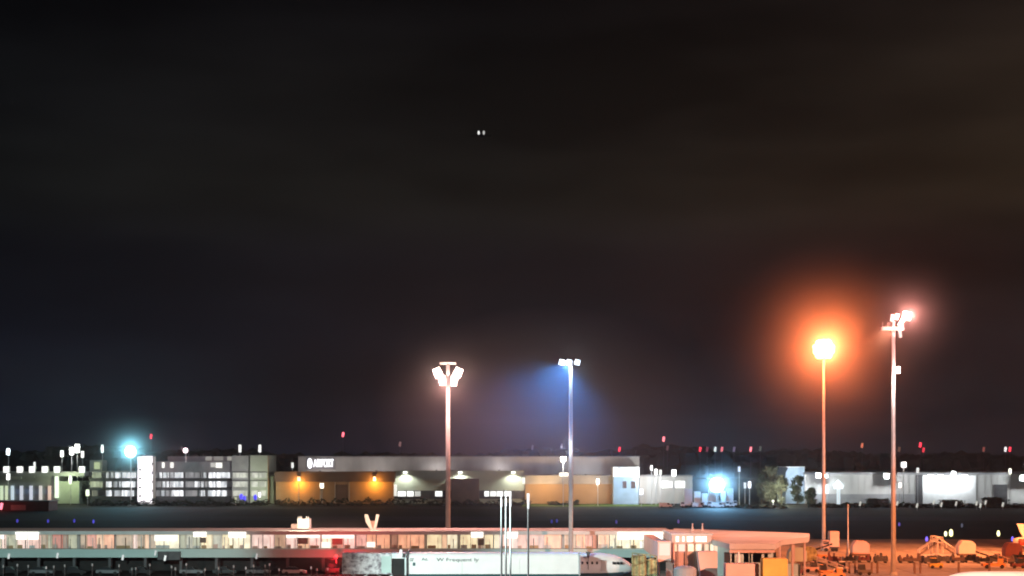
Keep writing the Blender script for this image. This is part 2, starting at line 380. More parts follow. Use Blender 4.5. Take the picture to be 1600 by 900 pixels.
# mast 4: near right mast with platform
t, x, zt = mast(1396, 500, 284, 0.46, 0.30, 'nearest right mast with a side platform and one flaring lamp')
MB().box(X(1377, 284), X(1411, 284), 283.4, 284.6, Z(516, 284), Z(511, 284)).build('platform', M['galv'], t)
rl = MB()
for px in (1378, 1386, 1410): rl.tube((X(px, 284), 283.5, Z(511, 284)), (X(px, 284), 283.5, Z(503, 284)), 0.04, n=6)
rl.build('handrail', M['galv'], t)
for px, py, w_, h_, a, k in ((1392.5, 497, 5, 10, 5, 1.6), (1399.5, 495, 6, 9, 15, 1.6), (1415, 494, 13, 12, 10, 4.0), (1407, 503, 6, 14, 30, 2.0), (1405, 523, 4, 9, -10, 0.8)):
    flood(t, px, py, 284, w_, h_, R(a), (255, 235, 222), k)
cb = MB().box(X(1399, 284), X(1404.5, 284), 282.9, 283.6, Z(584, 284), Z(573, 284)).build('control_box', M['white'], t)
lamp('POINT', (X(1416, 284), 281.8, Z(494, 284)), (1.0, 0.34, 0.28), 14000, 0.6, parent=t)
lamp('SPOT', (X(1390, 284), 282, Z(505, 284)), (1.0, 0.32, 0.18), 120000, 0.6, target=(X(1150, 262), 266, 0), size=58, blend=.5, parent=t)
lamp('POINT', (X(1396, 284) - .5, 281.0, Z(590, 284)), (1.0, 0.72, 0.66), 5000, 0.6, parent=t)  # unseen neutral lamp added below the heads to light the pole

# masts standing out of the frame on the terminal side (they light the apron towards the pier)
def side_mast(x, y, h, label, beams):
    t = thing('floodlight_mast', (x, y, 0), label, 'light mast')
    MB().tube((x, y, 0), (x, y, h), 0.5, 0.32, 12).build('pole', M['galv'], t)
    n = len(beams); MB().box(x - n * .7, x + n * .7, y - 0.3, y + 0.3, h, h + 0.4).build('crossbar', M['galv'], t)
    for i, (color, watts, target, size, tilt) in enumerate(beams):
        hd_ = Vector((target[0] - x, target[1] - y, 0)).normalized() * (h / math.tan(R(tilt)))   # aimed at the ground, cut off below the horizon
        target = (x + hd_.x, y + hd_.y, 0)
        dx = (i - (n - 1) / 2) * 1.4
        f = MB().box(x + dx - 0.5, x + dx + 0.5, y + 0.35, y + 0.8, h - 0.2, h + 0.7).build('floodlight', M['galv'], t)
        MB().box(x + dx - 0.45, x + dx + 0.45, y + 0.82, y + 0.88, h - 0.15, h + 0.65).build('lens', G((240, 250, 255), 3), f)
        lamp('SPOT', (x + dx, y + 1.5, h + 0.2), color, watts, 0.8, target=target, size=size, blend=0.5, parent=t)
CW, PKC, ORG = (0.74, 1.0, 0.97), (1.0, 0.55, 0.42), (1.0, 0.25, 0.075)
side_mast(-62, 128, 34, 'cool white floodlight mast on the terminal side left of the view', [
    (CW, 520000, (X(150, 285), 282), 25, 14.5), (CW, 900000, (X(815, 245), 245), 24, 15.5), ((0.9, 1, 1), 180000, (0, 161), 20, 20), (CW, 1000000, (X(1540, 205), 206), 11, 14)])  # narrow beams added for the slim poles and the lower right fuselage
side_mast(92, 118, 36, 'warm floodlight mast on the terminal side right of the view', [
    ((1, .62, .55), 900000, (X(1287, 357), 357), 9, 2.2), ((1, .66, .6), 420000, (X(1396, 284), 284), 10, 3.5),  # narrow beams added to whiten the two mast poles
    (PKC, 420000, (X(600, 290), 290), 25, 14.5), ((1, .38, .21), 1250000, (X(1165, 262), 260), 19, 13.5), (ORG, 2400000, (X(1480, 320), 315), 27, 15)])
side_mast(150, 322, 38, 'sodium floodlight mast on the apron beyond the right edge of the view', [
    (ORG, 600000, (92, 318), 80, 40), (ORG, 560000, (70, 352), 62, 33)])

# ------------------------------------------------------------------ the pier (terminal finger)
D0, DB = 290.0, 305.0
ZR = 7.64
pier = thing('pier_building', (X(520, D0), D0, 0), 'long low terminal pier with a lit window band across the whole view', 'building')
xl, xr = X(-60, D0), X(1052, D0)
MB().box(xl, xr, D0 + 0.6, DB, ZR - 0.25, ZR).build('roof', M['roofsheet'], pier)
MB().box(xl, xr, D0 + 0.02, D0 + 0.58, Z(835.5, D0), ZR + 0.12).build('fascia', M['offwhite'], pier)
MB().box(xl, xr, D0 + 1.7, DB - 0.2, 4.3, ZR - 0.27).build('rear_wall', M['grey'], pier)
MB().box(xl, xr, D0 - 1.1, D0 + 0.6, Z(861, D0), Z(857.6, D0)).build('ledge', M['tealpale'], pier)
MB().box(xl, xr, D0 - 1.0, D0 + 0.55, 2.85, Z(861, D0) - 0.003).build('spandrel', M['tealpale'], pier)
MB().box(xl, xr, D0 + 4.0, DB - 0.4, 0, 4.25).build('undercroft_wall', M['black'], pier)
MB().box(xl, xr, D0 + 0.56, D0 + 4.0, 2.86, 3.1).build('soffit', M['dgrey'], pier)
px = -50
while px < 1050:
    MB().box(X(px, D0) - 0.25, X(px, D0) + 0.25, D0 - 0.3, D0 + 0.3, 0, 2.84).build('column', M['dgrey'], pier)
    px += 55.5
CR = dict(
    white=(255, 250, 238), cream=(250, 228, 180), creamw=(255, 242, 205), olive=(176, 172, 140), tan=(190, 158, 128),
    brown=(150, 112, 88), salmon=(226, 150, 128), redb=(196, 110, 90), peach=(250, 200, 160), pinkc=(240, 186, 170),
    greyo=(188, 182, 160), oran=(248, 176, 136), pinkw=(250, 214, 200), dim=(140, 130, 112))
bays = [(-50, -30, 'tan'), (-28, -2, 'creamw'), (0, 6, 'pinkw'), (7, 23, 'olive'), (24, 42, 'pinkw'), (42.5, 60, 'pinkc'), (61, 71, 'tan'), (72, 78, 'olive'),
    (79, 95, 'redb'), (95.5, 103, 'brown'), (104, 117, 'olive'), (123, 133, 'tan'), (133.5, 148, 'salmon'), (148.5, 160, 'peach'), (160.5, 175, 'oran'),
    (179, 205, 'tan'), (206, 212, 'pinkw'), (212.5, 224, 'tan'), (224.5, 230, 'peach'), (233, 240, 'tan'), (240.5, 278, 'creamw'), (280, 288, 'olive'),
    (289, 299, 'greyo'), (299.5, 312, 'olive'), (312.5, 330, 'cream'), (331, 345, 'greyo'), (345.5, 356, 'cream'), (356.5, 372, 'creamw'), (372.5, 389, 'creamw'),
    (392, 409, 'pinkw'), (410, 427, 'pinkw'), (428, 445, 'tan'), (446, 463, 'pinkw'), (464, 482, 'peach'), (482.5, 499, 'pinkw'),
    (502, 517, 'creamw'), (517.5, 536, 'salmon'), (536.5, 553, 'pinkw'), (556, 572, 'pinkc'), (572.5, 586, 'oran'), (588, 608, 'oran'), (611, 621, 'brown'), (621.5, 640, 'oran'),
    (641, 662, 'oran'), (667, 690, 'cream'), (690.5, 698, 'peach'), (698.5, 714, 'creamw'), (719, 735, 'cream'), (735.5, 746, 'cream'), (746.5, 756, 'tan'), (757, 770, 'cream'),
    (772, 780, 'creamw'), (780.5, 808, 'pinkw'), (808.5, 826, 'pinkc'), (827, 850, 'pinkc'), (850.5, 877, 'oran'), (882, 900, 'tan'), (900.5, 915, 'oran'), (915.5, 932, 'salmon'),
    (935, 952, 'peach'), (953, 962, 'creamw'), (963, 985, 'creamw'), (985.5, 1004, 'cream'), (1004.5, 1026, 'creamw')]
for i, (a, b, c) in enumerate(bays):
    f = MB(); xa, xb = X(a, D0), X(b, D0); z0, z1 = Z(857.3, D0), Z(835.7, D0)
    f.box(xa - 0.06, xa, D0 + 0.1, D0 + 0.3, z0, z1)
    wd = f.build('window', (M['brown'], M['offwhite'], M['offwhite'])[i % 3], pier)
    k = {'white': 1.2}.get(c, 0.96)
    cc = CR[c]; hi = S(*cc); lo = tuple(q * 0.66 for q in S(*cc))
    gm = glow('room_%s' % c, hi, k * (1.12 if c in ('creamw', 'cream', 'oran', 'pinkw') else 1), lo=lo, scale=0.8, stretch=(1.5, 1, 0.7))
    MB().box(xa, xb, D0 + 1.3, D0 + 1.4, z0, z1).build('lit_room', gm, wd)
    ri = random.Random(i * 3 + 1)
    if xb - xa > 1.0:
        MB().box(xa + .1, xa + (xb - xa) * ri.uniform(.3, .9), D0 + 1.0, D0 + 1.15, z0 + .02, z0 + ri.uniform(.35, .8)).build('bench', M[ri.choice(['salmon', 'offwhite', 'ochre'])], wd)
        q = xa + (xb - xa) * ri.uniform(.15, .85)
        MB().box(q, q + ri.uniform(.05, .16), D0 + .9, D0 + 1.0, z0, z1 - ri.uniform(0, .9)).build('interior_post', M[ri.choice(['offwhite', 'brown', 'grey', 'salmon'])], wd)
# bright ceiling panels seen through the glass, notice boards on the back wall
for a, b, y0, y1, k in ((-2, 6, 831.5, 842, 1.5), (24, 60, 830.5, 843, 1.6), (241, 277, 836, 845, 1.2), (302, 322, 829.5, 839, 1.9), (357, 384, 829.5, 840, 1.9), (447, 499, 835.7, 840, 1.5),
                    (503, 553, 835.7, 841, 1.5), (736, 755, 830, 839.5, 2.0), (791, 809, 831, 841, 1.6), (965, 1036, 834.5, 842.5, 1.8), (573, 586, 847, 855, 1.3), (502, 516, 847, 856, 1.3), (1000, 1010, 846, 856, 1.0)):
    MB().pbox(a, b, max(y0, 835.8), y1, D0 + 0.75, 0.1).build('ceiling_light', G((255, 250, 236), k), pier)
for a, b, y0, y1, m_ in ((465, 481, 840, 850, 'brown'), (519, 535, 841, 851, 'red'), (747, 756, 842, 852, 'brown'), (313, 322, 840, 848, 'brown')):
    MB().pbox(a, b, y0, y1, D0 + 0.65, 0.06).build('notice_board', M[m_], pier)
# fluorescent strips under the roof edge
for a, b in ((24, 60), (302, 322), (357, 384), (736, 755), (791, 809), (965, 1036)):
    MB().pbox(a, b, 831.5, 835.2, D0 - 0.25, 0.22).build('eaves_light', G((255, 250, 236), 1.8, 'AUTO'), pier)

# things on the pier roof
t = thing('rooftop_unit', (X(474, 298), 298, ZR), 'cream rooftop plant unit with small spikes above the pier windows', 'rooftop unit')
MB().pbox(464.5, 483, 811, 826.2, 297, 3).build('casing', M['white'], t)
ex = MB()
for q in (466, 468.5, 471, 479, 482): ex.tube((X(q, 298), 298, Z(811, 297)), (X(q, 298), 298, Z(806.5, 298)), 0.13, 0.05, 6)
ex.build('vent_pipe', M['white'], t)
MB().pbox(455, 464, 819, 826, 297.3, 2).build('duct', M['salmon'], t)
lamp('POINT', (X(474, 294), 291.5, Z(808, 294)), (1.0, 0.85, 0.65), 3000, 0.3, parent=t)  # unseen lamp added to brighten the roof unit
t = thing('rooftop_aerial', (X(581, 298), 298, ZR), 'V-shaped pair of upright fins on the pier roof edge', 'rooftop aerial')
for sgn in (-1, 1):
    c = 581 + sgn * 7
    MB().side([(X(c - sgn * 5 , 297), ZR), (X(c - sgn * 5 + 4, 297), ZR), (X(c + sgn * 2 + 2.4, 297), Z(804, 297)), (X(c + sgn * 2 - 2.4, 297), Z(804, 297)), (X(c - 2.5, 297), Z(816, 297))], 297, 297.6).build('fin', M['white'], t)
MB().pbox(576, 586.5, 814, 826, 297.7, 1.0).build('bracket', M['salmon'], t)
lamp('POINT', (X(581, 294), 291.5, Z(808, 294)), (1.0, 0.62, 0.42), 1800, 0.3, parent=t)  # unseen lamp added to brighten the fins

# ------------------------------------------------------------------ pier head at the right: broad roof, gate lounge
head = thing('gate_pier', (X(1180, 262), 262, 0), 'broad salmon-lit pier head with flat roof tapering to the right', 'building')
pts = [(X(1052.5, 290), 290), (X(1128, 256), 256), (X(1140, 250), 250), (X(1212, 250), 250), (X(1222, 262), 262), (X(1263, 271), 271), (X(1265, 284), 284), (X(1052.5, 304), 304)]
MB().prism(pts, ZR - 0.9, ZR).build('roof', M['roofsheet'], head)
cxm = sum(p[0] for p in pts) / len(pts); cym = sum(p[1] for p in pts) / len(pts)
MB().prism([(X(1133, 256), 256), (X(1141, 251.5), 251.5), (X(1210, 251.5), 251.5), (X(1206, 275), 275), (X(1206, 300), 300), (X(1060, 300), 300), (X(1110, 268), 268)], 0, ZR - 0.92).build('wall', M['tealpale'], head)
for q, D_ in ((1218, 262), (1238, 268), (1257, 273), (1240, 282)): MB().tube((X(q, D_), D_, 0), (X(q, D_), D_, ZR - .92), .22, n=10).build('column', M['salmon'], head)
MB().box(X(1212, 275), X(1250, 275), 275, 280, 0, 2.6).build('low_wall', M['tealpale'], head)
MB().box(X(1140, 250), X(1211, 250), 250.3, 250.5, Z(864, 250), Z(859.6, 250)).build('fascia_trim', M['salmon'], head)
for a, b, m_ in ((1132, 1140, 'glass'), (1143, 1148, 'tealpale'), (1162, 1170, 'tealpale'), (1171, 1174, 'dgrey'), (1176, 1190, 'tealpale'), (1194, 1200, 'glass'), (1208, 1213, 'glass')):
    MB().pbox(a, b, 863, 879, 251.5, 0.6).build('window', M[m_], head)
lounge = thing('gate_lounge', (X(1085, 262), 262, 0), 'glazed gate lounge with two rows of bright windows beside the pink bridge', 'building')
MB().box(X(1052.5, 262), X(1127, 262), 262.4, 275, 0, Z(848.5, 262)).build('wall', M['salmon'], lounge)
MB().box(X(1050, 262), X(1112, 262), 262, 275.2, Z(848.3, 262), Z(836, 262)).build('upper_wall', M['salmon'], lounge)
MB().box(X(1048, 262), X(1114, 262), 261.6, 275.5, Z(835.8, 262), Z(833.6, 262)).build('roof', M['offwhite'], lounge)
for a, b in ((1056, 1061), (1066.5, 1069.5), (1073.5, 1083), (1087, 1096), (1097, 1104.5)):
    MB().pbox(a, b, 838, 846.5, 261.8, 0.15).build('upper_window', G((255, 246, 228), 1.5), lounge)
for a, b, c in ((1053, 1058, 'peach'), (1060, 1070.5, 'pinkw'), (1075, 1084, 'creamw'), (1087, 1096, 'creamw'), (1101, 1107, 'peach'), (1109, 1115, 'creamw'), (1116, 1121, 'peach'), (1122, 1128, 'creamw')):
    MB().pbox(a, b, 850.5, 861.5, 262.1, 0.15).build('window', G(CR[c], 1.05), lounge)
st = MB()
for q in (1058.5, 1071.5, 1085.5, 1098, 1108): st.box(X(q, 262), X(q + 1, 262), 261.7, 262.0, 0, Z(849, 262))
st.build('mullion', M['brown'], lounge)
for q in (1082, 1097.5):
    t = thing('roof_vent', (X(q, 272), 272, Z(833.6, 262)), 'small pale spike vent on the gate lounge roof, %s of the two' % ('left' if q < 1090 else 'right'), 'roof vent', 'spike vents on the gate lounge')
    MB().tube((X(q, 272), 272, Z(833.6, 262)), (X(q, 272), 272, Z(819, 272)), 0.22, 0.07, 8).build('pipe', M['salmon'], t)
    MB().tube((X(q, 272), 272, Z(819, 272)), (X(q, 272), 272, Z(818, 272)), 0.16, 0.16, 8).build('cap', M['salmon'], t)

# boarding bridge with pinkish cab
t = thing('boarding_bridge', (X(1038, 255), 255, 0), 'pink-lit boarding bridge cab on posts right of the white aircraft nose', 'boarding bridge')
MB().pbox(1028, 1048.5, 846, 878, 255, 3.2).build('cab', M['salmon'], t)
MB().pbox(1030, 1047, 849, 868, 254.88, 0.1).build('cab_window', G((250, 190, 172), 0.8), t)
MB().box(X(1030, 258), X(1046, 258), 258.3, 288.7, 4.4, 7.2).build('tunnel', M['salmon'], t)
for q in (1030, 1053): MB().tube((X(q, 256), 256.4, 0), (X(q, 256), 256.4, Z(838 if q > 1040 else 876, 256)), 0.16, n=8).build('support_post', M['salmon'], t)

# ------------------------------------------------------------------ white covered walkway with lettering, aircraft nose, raised truck
DW = 245.0
t = thing('covered_walkway', (X(770, DW), DW, 0), 'long white covered walkway with dark lettering along its side', 'walkway')
def rsec(D, ytop, ybot, x0px, x1px, depth, rr_=0.35):
    z0, z1 = Z(ybot, D), Z(ytop, D)
    prof = [(D, z0), (D, z1 - rr_ * 2)] + [(D + rr_ * (1 - math.cos(a)) * 2, z1 - rr_ * 2 + rr_ * 2 * math.sin(a)) for a in [R(q) for q in (20, 40, 60, 80)]] + [(D + rr_ * 2, z1), (D + depth, z1), (D + depth, z0)]
    xs = [x0px + (x1px - x0px) * i / 4 for i in range(5)]
    return [[(X(q, D), y, z) for y, z in prof] for q in xs]
MB().loft(rsec(DW, 864.5, 897, 639, 905, 3.4)).build('body', M['white'], t)
MB().box(X(637.5, DW), X(907, DW), DW + 0.3, DW + 3.2, Z(901, DW), Z(897.3, DW)).build('underframe', M['teal'], t)
sm = MB()
for q in (722, 812): sm.box(X(q, DW) - 0.03, X(q, DW) + 0.03, DW - 0.02, DW, Z(897, DW), Z(873, DW))
sm.build('panel_seam', M['galv'], t)
MB().pbox(904, 907, 865, 899, DW - 0.1, 3.4).build('end_frame', M['grey'], t)
MB().pbox(636.5, 638.7, 861, 897, DW - 0.1, 3.4).build('end_frame', M['dgrey'], t)
MB().pbox(645, 649, 879, 884, DW - 0.05, 0.05).build('hatch', M['teal'], t)
for q in (700, 800, 880): MB().box(X(q, DW) - 0.3, X(q, DW) + 0.3, DW + 1.2, DW + 1.8, 0, Z(901, DW) - 0.004).build('support_leg', M['galv'], t)
def text(body, px, py, D, hpx, wpx, m, parent, name='lettering', ext=0.03, shear=0.0):
    c = bpy.data.curves.new(name, 'FONT'); c.body = body; c.size = 1; c.extrude = ext; c.shear = shear
    c.materials.append(m)
    o = bpy.data.objects.new(name, c); col.objects.link(o)
    bpy.context.view_layer.update()
    w0, h0 = o.dimensions.x, max(o.dimensions.y, 0.3)
    s = D / FPX
    o.scale = (wpx * s / w0, hpx * s / h0, 1)
    me = bpy.data.meshes.new_from_object(o); bpy.data.objects.remove(o)
    me.transform(Matrix.Rotation(R(90), 4, 'X') @ Matrix.Diagonal((wpx * s / w0, hpx * s / h0, 1, 1)))
    o = bpy.data.objects.new(name, me); col.objects.link(o)
    loc = Vector((X(px, D), D - ext - 0.01, Z(py, D)))
    o.parent = parent; o.location = loc - Vector(parent['_org'])
    return o
LT = mat('dark_lettering', (0.05, 0.07, 0.075), 0.6, 0.1, 1.0)
text('W Frequent ly', 682, 877, DW, 7, 66, LT, t)
text('Ao.', 659, 876, DW, 5, 10, LT, t)
text('or', 640.5, 877, DW, 5, 6, LT, t)

t = thing('parked_airliner', (X(945, 254), 254, 0), 'white rounded aircraft nose with dark teal belly beside the walkway end', 'aircraft')
def fus(sections, n=20, zsq=1.0):
    return [[(x, yc + r * math.cos(2*math.pi*i/n), zc + r * zsq * math.sin(2*math.pi*i/n)) for i in range(n)] for x, yc, zc, r in sections]
yc = 254.0; nx = X(989, 254)
prof = [(-16.0, 2.0), (-12.0, 2.02), (-7.0, 2.02), (-5.2, 1.98), (-3.8, 1.85), (-2.6, 1.62), (-1.6, 1.3), (-0.8, 0.92), (-0.3, 0.55), (-0.05, 0.2)]
b = MB().loft(fus([(nx + a, yc, 3.95 - (2.0 - r) * 0.35, r) for a, r in prof], 28))
fo = b.build('fuselage', [M['white'], M['teal']], t, smooth=True)
for p in fo.data.polygons:
    if p.center.z < 2.75: p.material_index = 1
cw = MB()
for a0, a1 in ((-3.5, -2.9), (-2.8, -2.3), (-2.2, -1.8)):
    cw.side([(nx + a0, 4.15), (nx + a1, 4.1), (nx + a1, 4.5), (nx + a0, 4.62)], yc - 1.93 + (a1 + 4) * 0.12, yc - 1.5)
cw.build('cockpit_window', M['glass'], t)
for q in (-6.2, -7.0, -7.8, -8.6): MB().box(nx + q, nx + q + .3, yc - 2.06, yc - 1.9, 4.2, 4.62).build('cabin_window', M['glass'], t)
MB().box(nx - 5.4, nx - 4.6, yc - 2.05, yc - 1.7, 3.1, 4.9).build('door', M['offwhite'], t)
gr = MB().tube((nx - 4, yc, 0.5), (nx - 4, yc, 2.4), 0.12, n=8).build('nose_gear', M['galv'], t)
MB().tube((nx - 4, yc - 0.35, 0.4), (nx - 4, yc + 0.35, 0.4), 0.4, n=14).build('wheel', M['black'], gr)
an = MB().side([(X(915, 252), Z(862, 252)), (X(923, 252), Z(862, 252)), (X(920, 252), Z(872, 252)), (X(918, 252), Z(872, 252))], 251.6, 251.9)
an.build('blade_aerial', M['dgrey'], t)
MB().tube((X(919, 252), 251.75, Z(872, 252)), (X(919, 252), 251.75, Z(890, 252)), 0.05, n=6).build('mooring_cable', M['dgrey'], t)

t = thing('catering_truck', (X(585, 246), 246, 0), 'white catering truck raised to the pier with mottled livery and dark open shutter', 'truck')
MB().pbox(534, 612, 864.5, 897, 246, 2.4).build('box_body', M['mottled'], t, bevel=0.04)
MB().pbox(596, 611.5, 869, 895, 245.9, 0.08).build('side_panel', M['tealpale'], t)
MB().pbox(613, 632, 873, 899, 246.2, 2.2).build('open_shutter', M['black'], t)
MB().pbox(612.3, 634.5, 864.5, 872.6, 246, 2.4).build('canopy', M['white'], t)
MB().pbox(632.2, 634.8, 872.8, 899, 245.9, 0.3).build('shutter_frame', M['white'], t)
MB().box(X(536, 246), X(630, 246), 246.4, 248.2, 0.75, 1.15).build('chassis', M['dgrey'], t)
sc = MB()
for q in (560, 600):
    for s_ in (-1, 1): sc.obox(Vector((X(q, 246), 247.3 + s_ * 0.5, 2.1)), (3.2, 0.15, 0.18), Matrix.Rotation(s_ * R(30), 3, 'Y'))
sc.build('scissor_lift', M['galv'], t)
for q in (545, 562, 618): MB().tube((X(q, 246), 246.2, 0.5), (X(q, 246), 246.6, 0.5), 0.5, n=16).build('wheel', M['black'], t)

# red beacon on a tug beneath the ledge
t = thing('baggage_tug', (X(524, 284), 284, 0), 'dark tug with a glowing red beacon in the undercroft', 'tug')
MB().box(X(508, 284), X(530, 284), 284, 285.6, 0.3, 1.15).build('body', M['dgrey'], t, bevel=0.05)
MB().box(X(512, 284), X(522, 284), 284.1, 285.5, 1.15, 2.0).build('cab', M['glass'], t, bevel=0.05)
for q in (511, 527): MB().tube((X(q, 284), 283.9, 0.35), (X(q, 284), 284.2, 0.35), 0.35, n=12).build('wheel', M['black'], t)
MB().tube((X(525, 284), 284.5, 2.0), (X(525, 284), 284.5, Z(872, 284)), 0.05, n=6).build('beacon_post', M['galv'], t)
MB().ball(Vector((X(525, 284), 284.5, Z(870, 284))), 0.28, 10).build('beacon', G((255, 40, 40), 3), t)
lamp('POINT', (X(525, 284), 282.2, Z(874, 284)), (1.0, 0.01, 0.02), 2600, 0.25, parent=t)

# ------------------------------------------------------------------ vehicles
def make_car(name, loc, label, paint, group, L=4.4, van=False, cat='car', lights=True):
    t = thing(name, loc, label, cat, group); x, y, z = loc; h = L / 2
    if van: prof = [(-h, .35), (h, .35), (h, .95), (h * .82, 1.15), (h * .58, 2.05), (-h * .98, 2.1)]
    else: prof = [(-h, .35), (h, .35), (h * .99, .72), (h * .5, .92), (-h * .92, .96), (-h, .8)]
    MB().side([(x + a, z + b) for a, b in prof], y - .88, y + .88).build('body', M[paint], t, bevel=0.05)
    if van: MB().side([(x + h * .70, z + 1.2), (x + h * .52, z + 1.95), (x + h * .2, z + 1.95), (x + h * .2, z + 1.2)], y - .9, y + .9).build('side_window', M['glass'], t)
    else:
        cb = MB().side([(x + h * .45, z + .93), (x + h * .12, z + 1.42), (x - h * .5, z + 1.44), (x - h * .85, z + .96)], y - .78, y + .78).build('cabin', M['glass'], t, bevel=0.04)
        MB().side([(x + h * .10, z + 1.43), (x + h * .08, z + 1.47), (x - h * .46, z + 1.48), (x - h * .49, z + 1.45)], y - .74, y + .74).build('roof', M[paint], cb)
    for a in (-.62, .62):
        for s_ in (-1, 1): MB().tube((x + a * h, y + s_ * .90, z + .33), (x + a * h, y + s_ * .70, z + .33), .33, n=12).build('wheel', M['black'], t)
    return t
# dark cars parked in the undercroft of the pier (left bottom)
car0 = None
darks = [(16, 'carblack', 'black car parked under the far left end of the pier'), (66, 'cargrey', 'dark grey car second from the left under the pier'),
         (118, 'carblack', 'black car under the pier below the salmon windows'), (170, 'cargrey', 'dark grey car under the pier left of the hanging box'),
         (222, 'carblack', 'black car under the pier beneath the bright cream window'), (300, 'cargrey', 'grey car under the pier right of the hanging box'),
         (352, 'carblack', 'black car under the pier below the white ceiling light'), (404, 'cargrey', 'grey car under the pier near the pale wedge lamp'),
         (460, 'carsilver', 'silver car under the pier left of the red beacon')]
for q, pm, lab in darks:
    loc = (X(q, 284), 284, 0)
    if car0 is None: car0 = make_car('parked_car', loc, lab, pm, 'cars parked under the pier')
    else: dup(car0, loc, lab, remat={'body': M[pm]})
# small dim lamps and the hanging box on the spandrel
bl = [(14, 869, 0.7), (90, 868, 0.7), (192, 871, 0.8), (243, 864, 0.6), (258, 872, 1.0), (626, 864, 1.6), (401, 869, 0.5)]
names = ['at the far left end', 'below the red-brown windows', 'below the tan windows', 'just left of the hanging box', 'on the front of the hanging box', 'above the dark truck shutter', 'wedge-shaped below the pink-white windows']
for (q, py, k), nm in zip(bl, names):
    t = thing('wall_lamp', (X(q, D0 - 1.2), D0 - 1.2, Z(py, D0)), 'small slanted wall lamp on the pier spandrel ' + nm, 'wall lamp', 'wall lamps on the pier spandrel')
    yy = D0 - 1.15 if q != 258 else D0 - 2.3
    if q == 626: yy = 244.8
    MB().obox(Vector((X(q, yy), yy - 0.12, Z(py, yy))), (0.34, 0.16, 0.95), Matrix.Rotation(R(10), 3, 'Y')).build('lens', G((225, 230, 228), k), t)
    MB().obox(Vector((X(q, yy), yy, Z(py, yy))), (0.4, 0.08, 1.05), Matrix.Rotation(R(10), 3, 'Y')).build('housing', M['galv'], t)
t = thing('hanging_box', (X(263, D0 - 2), D0 - 2, Z(875, D0 - 2)), 'dark service box hung on the pier ledge below the cream window', 'service box')
MB().pbox(246, 281, 862, 875, D0 - 2, 0.85).build('casing', M['dgrey'], t, bevel=0.03)
MB().pbox(262, 263, 863, 874, D0 - 2.02, 0.02).build('door_seam', M['black'], t)
# posts added with glowing tips, standing in for glints on the cars
rb = random.Random(5)
b0 = None
for i, q in enumerate([5, 27, 44, 72, 84, 101, 144, 186, 206, 212, 234, 268, 274, 291, 320, 341, 365, 384, 396, 414, 421, 436, 486, 495, 512]):
    D = 281.0; hgt = rb.uniform(0.9, 1.9); x = X(q, D)
    t = thing('glint_post', (x, D, 0), 'short added post with a glowing tip among the dark cars under the pier', 'marker post', 'added glint posts in front of the parked cars')
    MB().tube((x, D, 0), (x, D, hgt), 0.07, n=8).build('post', M['dgrey'], t)
    MB().tube((x, D, hgt), (x, D, hgt + 0.45), 0.14, n=8).build('glow_tip', G((150 + int(rb.uniform(-60, 40)),) * 3, rb.choice([.12, .2, .3, .5])), t)

# ------------------------------------------------------------------ four slim poles in front of everything
for q, yt, D, hd, lab in ((783.5, 768, 160, 2.2, 'leftmost of the three close slim white poles'), (790.5, 767, 162, 2.2, 'middle one of the three close slim white poles'),
                          (797.5, 768, 164, 2.8, 'rightmost of the three close slim white poles'), (825.3, 771, 160, 4.6, 'lone slim white pole with a swollen bright tip')):
    x = X(q, D); zt = Z(yt, D)
    t = thing('slim_pole', (x, D, 0), lab, 'pole', 'slim white poles in front of the walkway')
    MB().tube((x, D, 0), (x, D, zt - 0.6), 0.12, 0.085, 10).build('shaft', M['galv'], t)
    MB().tube((x, D, zt - 1.6), (x, D, zt), 0.10, hd * 0.033, 10).build('lamp_tip', G((245, 250, 255), 1.1), t)
    MB().tube((x, D, 0), (x, D, 0.2), 0.3, 0.25, 10).build('base_plate', M['galv'], t)

# ------------------------------------------------------------------ apron equipment at the right
def box_truck(name, x0, x1, y0, y1, D, label, m_, cabside=1, depth=2.5, slant=0.0):
    t = thing(name, (X((x0 + x1) / 2, D), D, 0), label, 'truck')
    z0 = Z(y1, D); a, b_ = X(x0, D), X(x1, D)
    MB().side([(a + slant, max(z0, 1.1)), (b_, max(z0, 1.1)), (b_, Z(y0, D)), (a, Z(y0, D))], D, D + depth).build('cargo_box', M[m_], t, bevel=0.05)
    MB().box(a, b_, D + .3, D + depth - .3, 0.7, 1.08).build('chassis', M['dgrey'], t)
    cx = b_ + 0.05 if cabside > 0 else a - 1.7
    MB().box(cx, cx + 1.6, D + .1, D + depth - .1, 0.7, 2.6).build('cab', M[m_], t, bevel=0.1)
    MB().box(cx + .15, cx + 1.45, D + .06, D + .09, 1.7, 2.4).build('cab_window', M['glass'], t)
    for q in (a + .7, b_ - .7, cx + .8): MB().tube((q, D, .45), (q, D + .35, .45), .45, n=14).build('wheel', M['black'], t)
    return t
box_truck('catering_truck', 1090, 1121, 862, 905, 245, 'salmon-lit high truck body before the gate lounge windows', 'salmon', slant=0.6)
box_truck('cargo_truck', 1134, 1186, 881, 912, 238, 'flat-topped orange-pink cargo truck at the bottom edge', 'salmon', cabside=-1)
box_truck('cargo_truck', 1192, 1231, 873, 912, 236, 'yellow box truck at the bottom edge right of the pier head', 'yellow')
box_truck('cargo_truck', 1297, 1311.5, 830.5, 862, 352, 'tall narrow pale orange box truck at the foot of the orange mast', 'salmon', cabside=-1)
t = thing('storage_drum', (X(1072, 240), 240, 0), 'grey domed tank top at the bottom edge below the gate lounge', 'tank')
MB().tube((X(1072, 240), 241.5, 0), (X(1072, 240), 241.5, 4.1), 1.8, n=20).build('shell', M['grey'], t, smooth=False)
MB().ball(Vector((X(1072, 240), 241.5, 4.1)), 1.8, 18, (1, 1, 0.35)).build('dome', M['grey'], t, smooth=True)
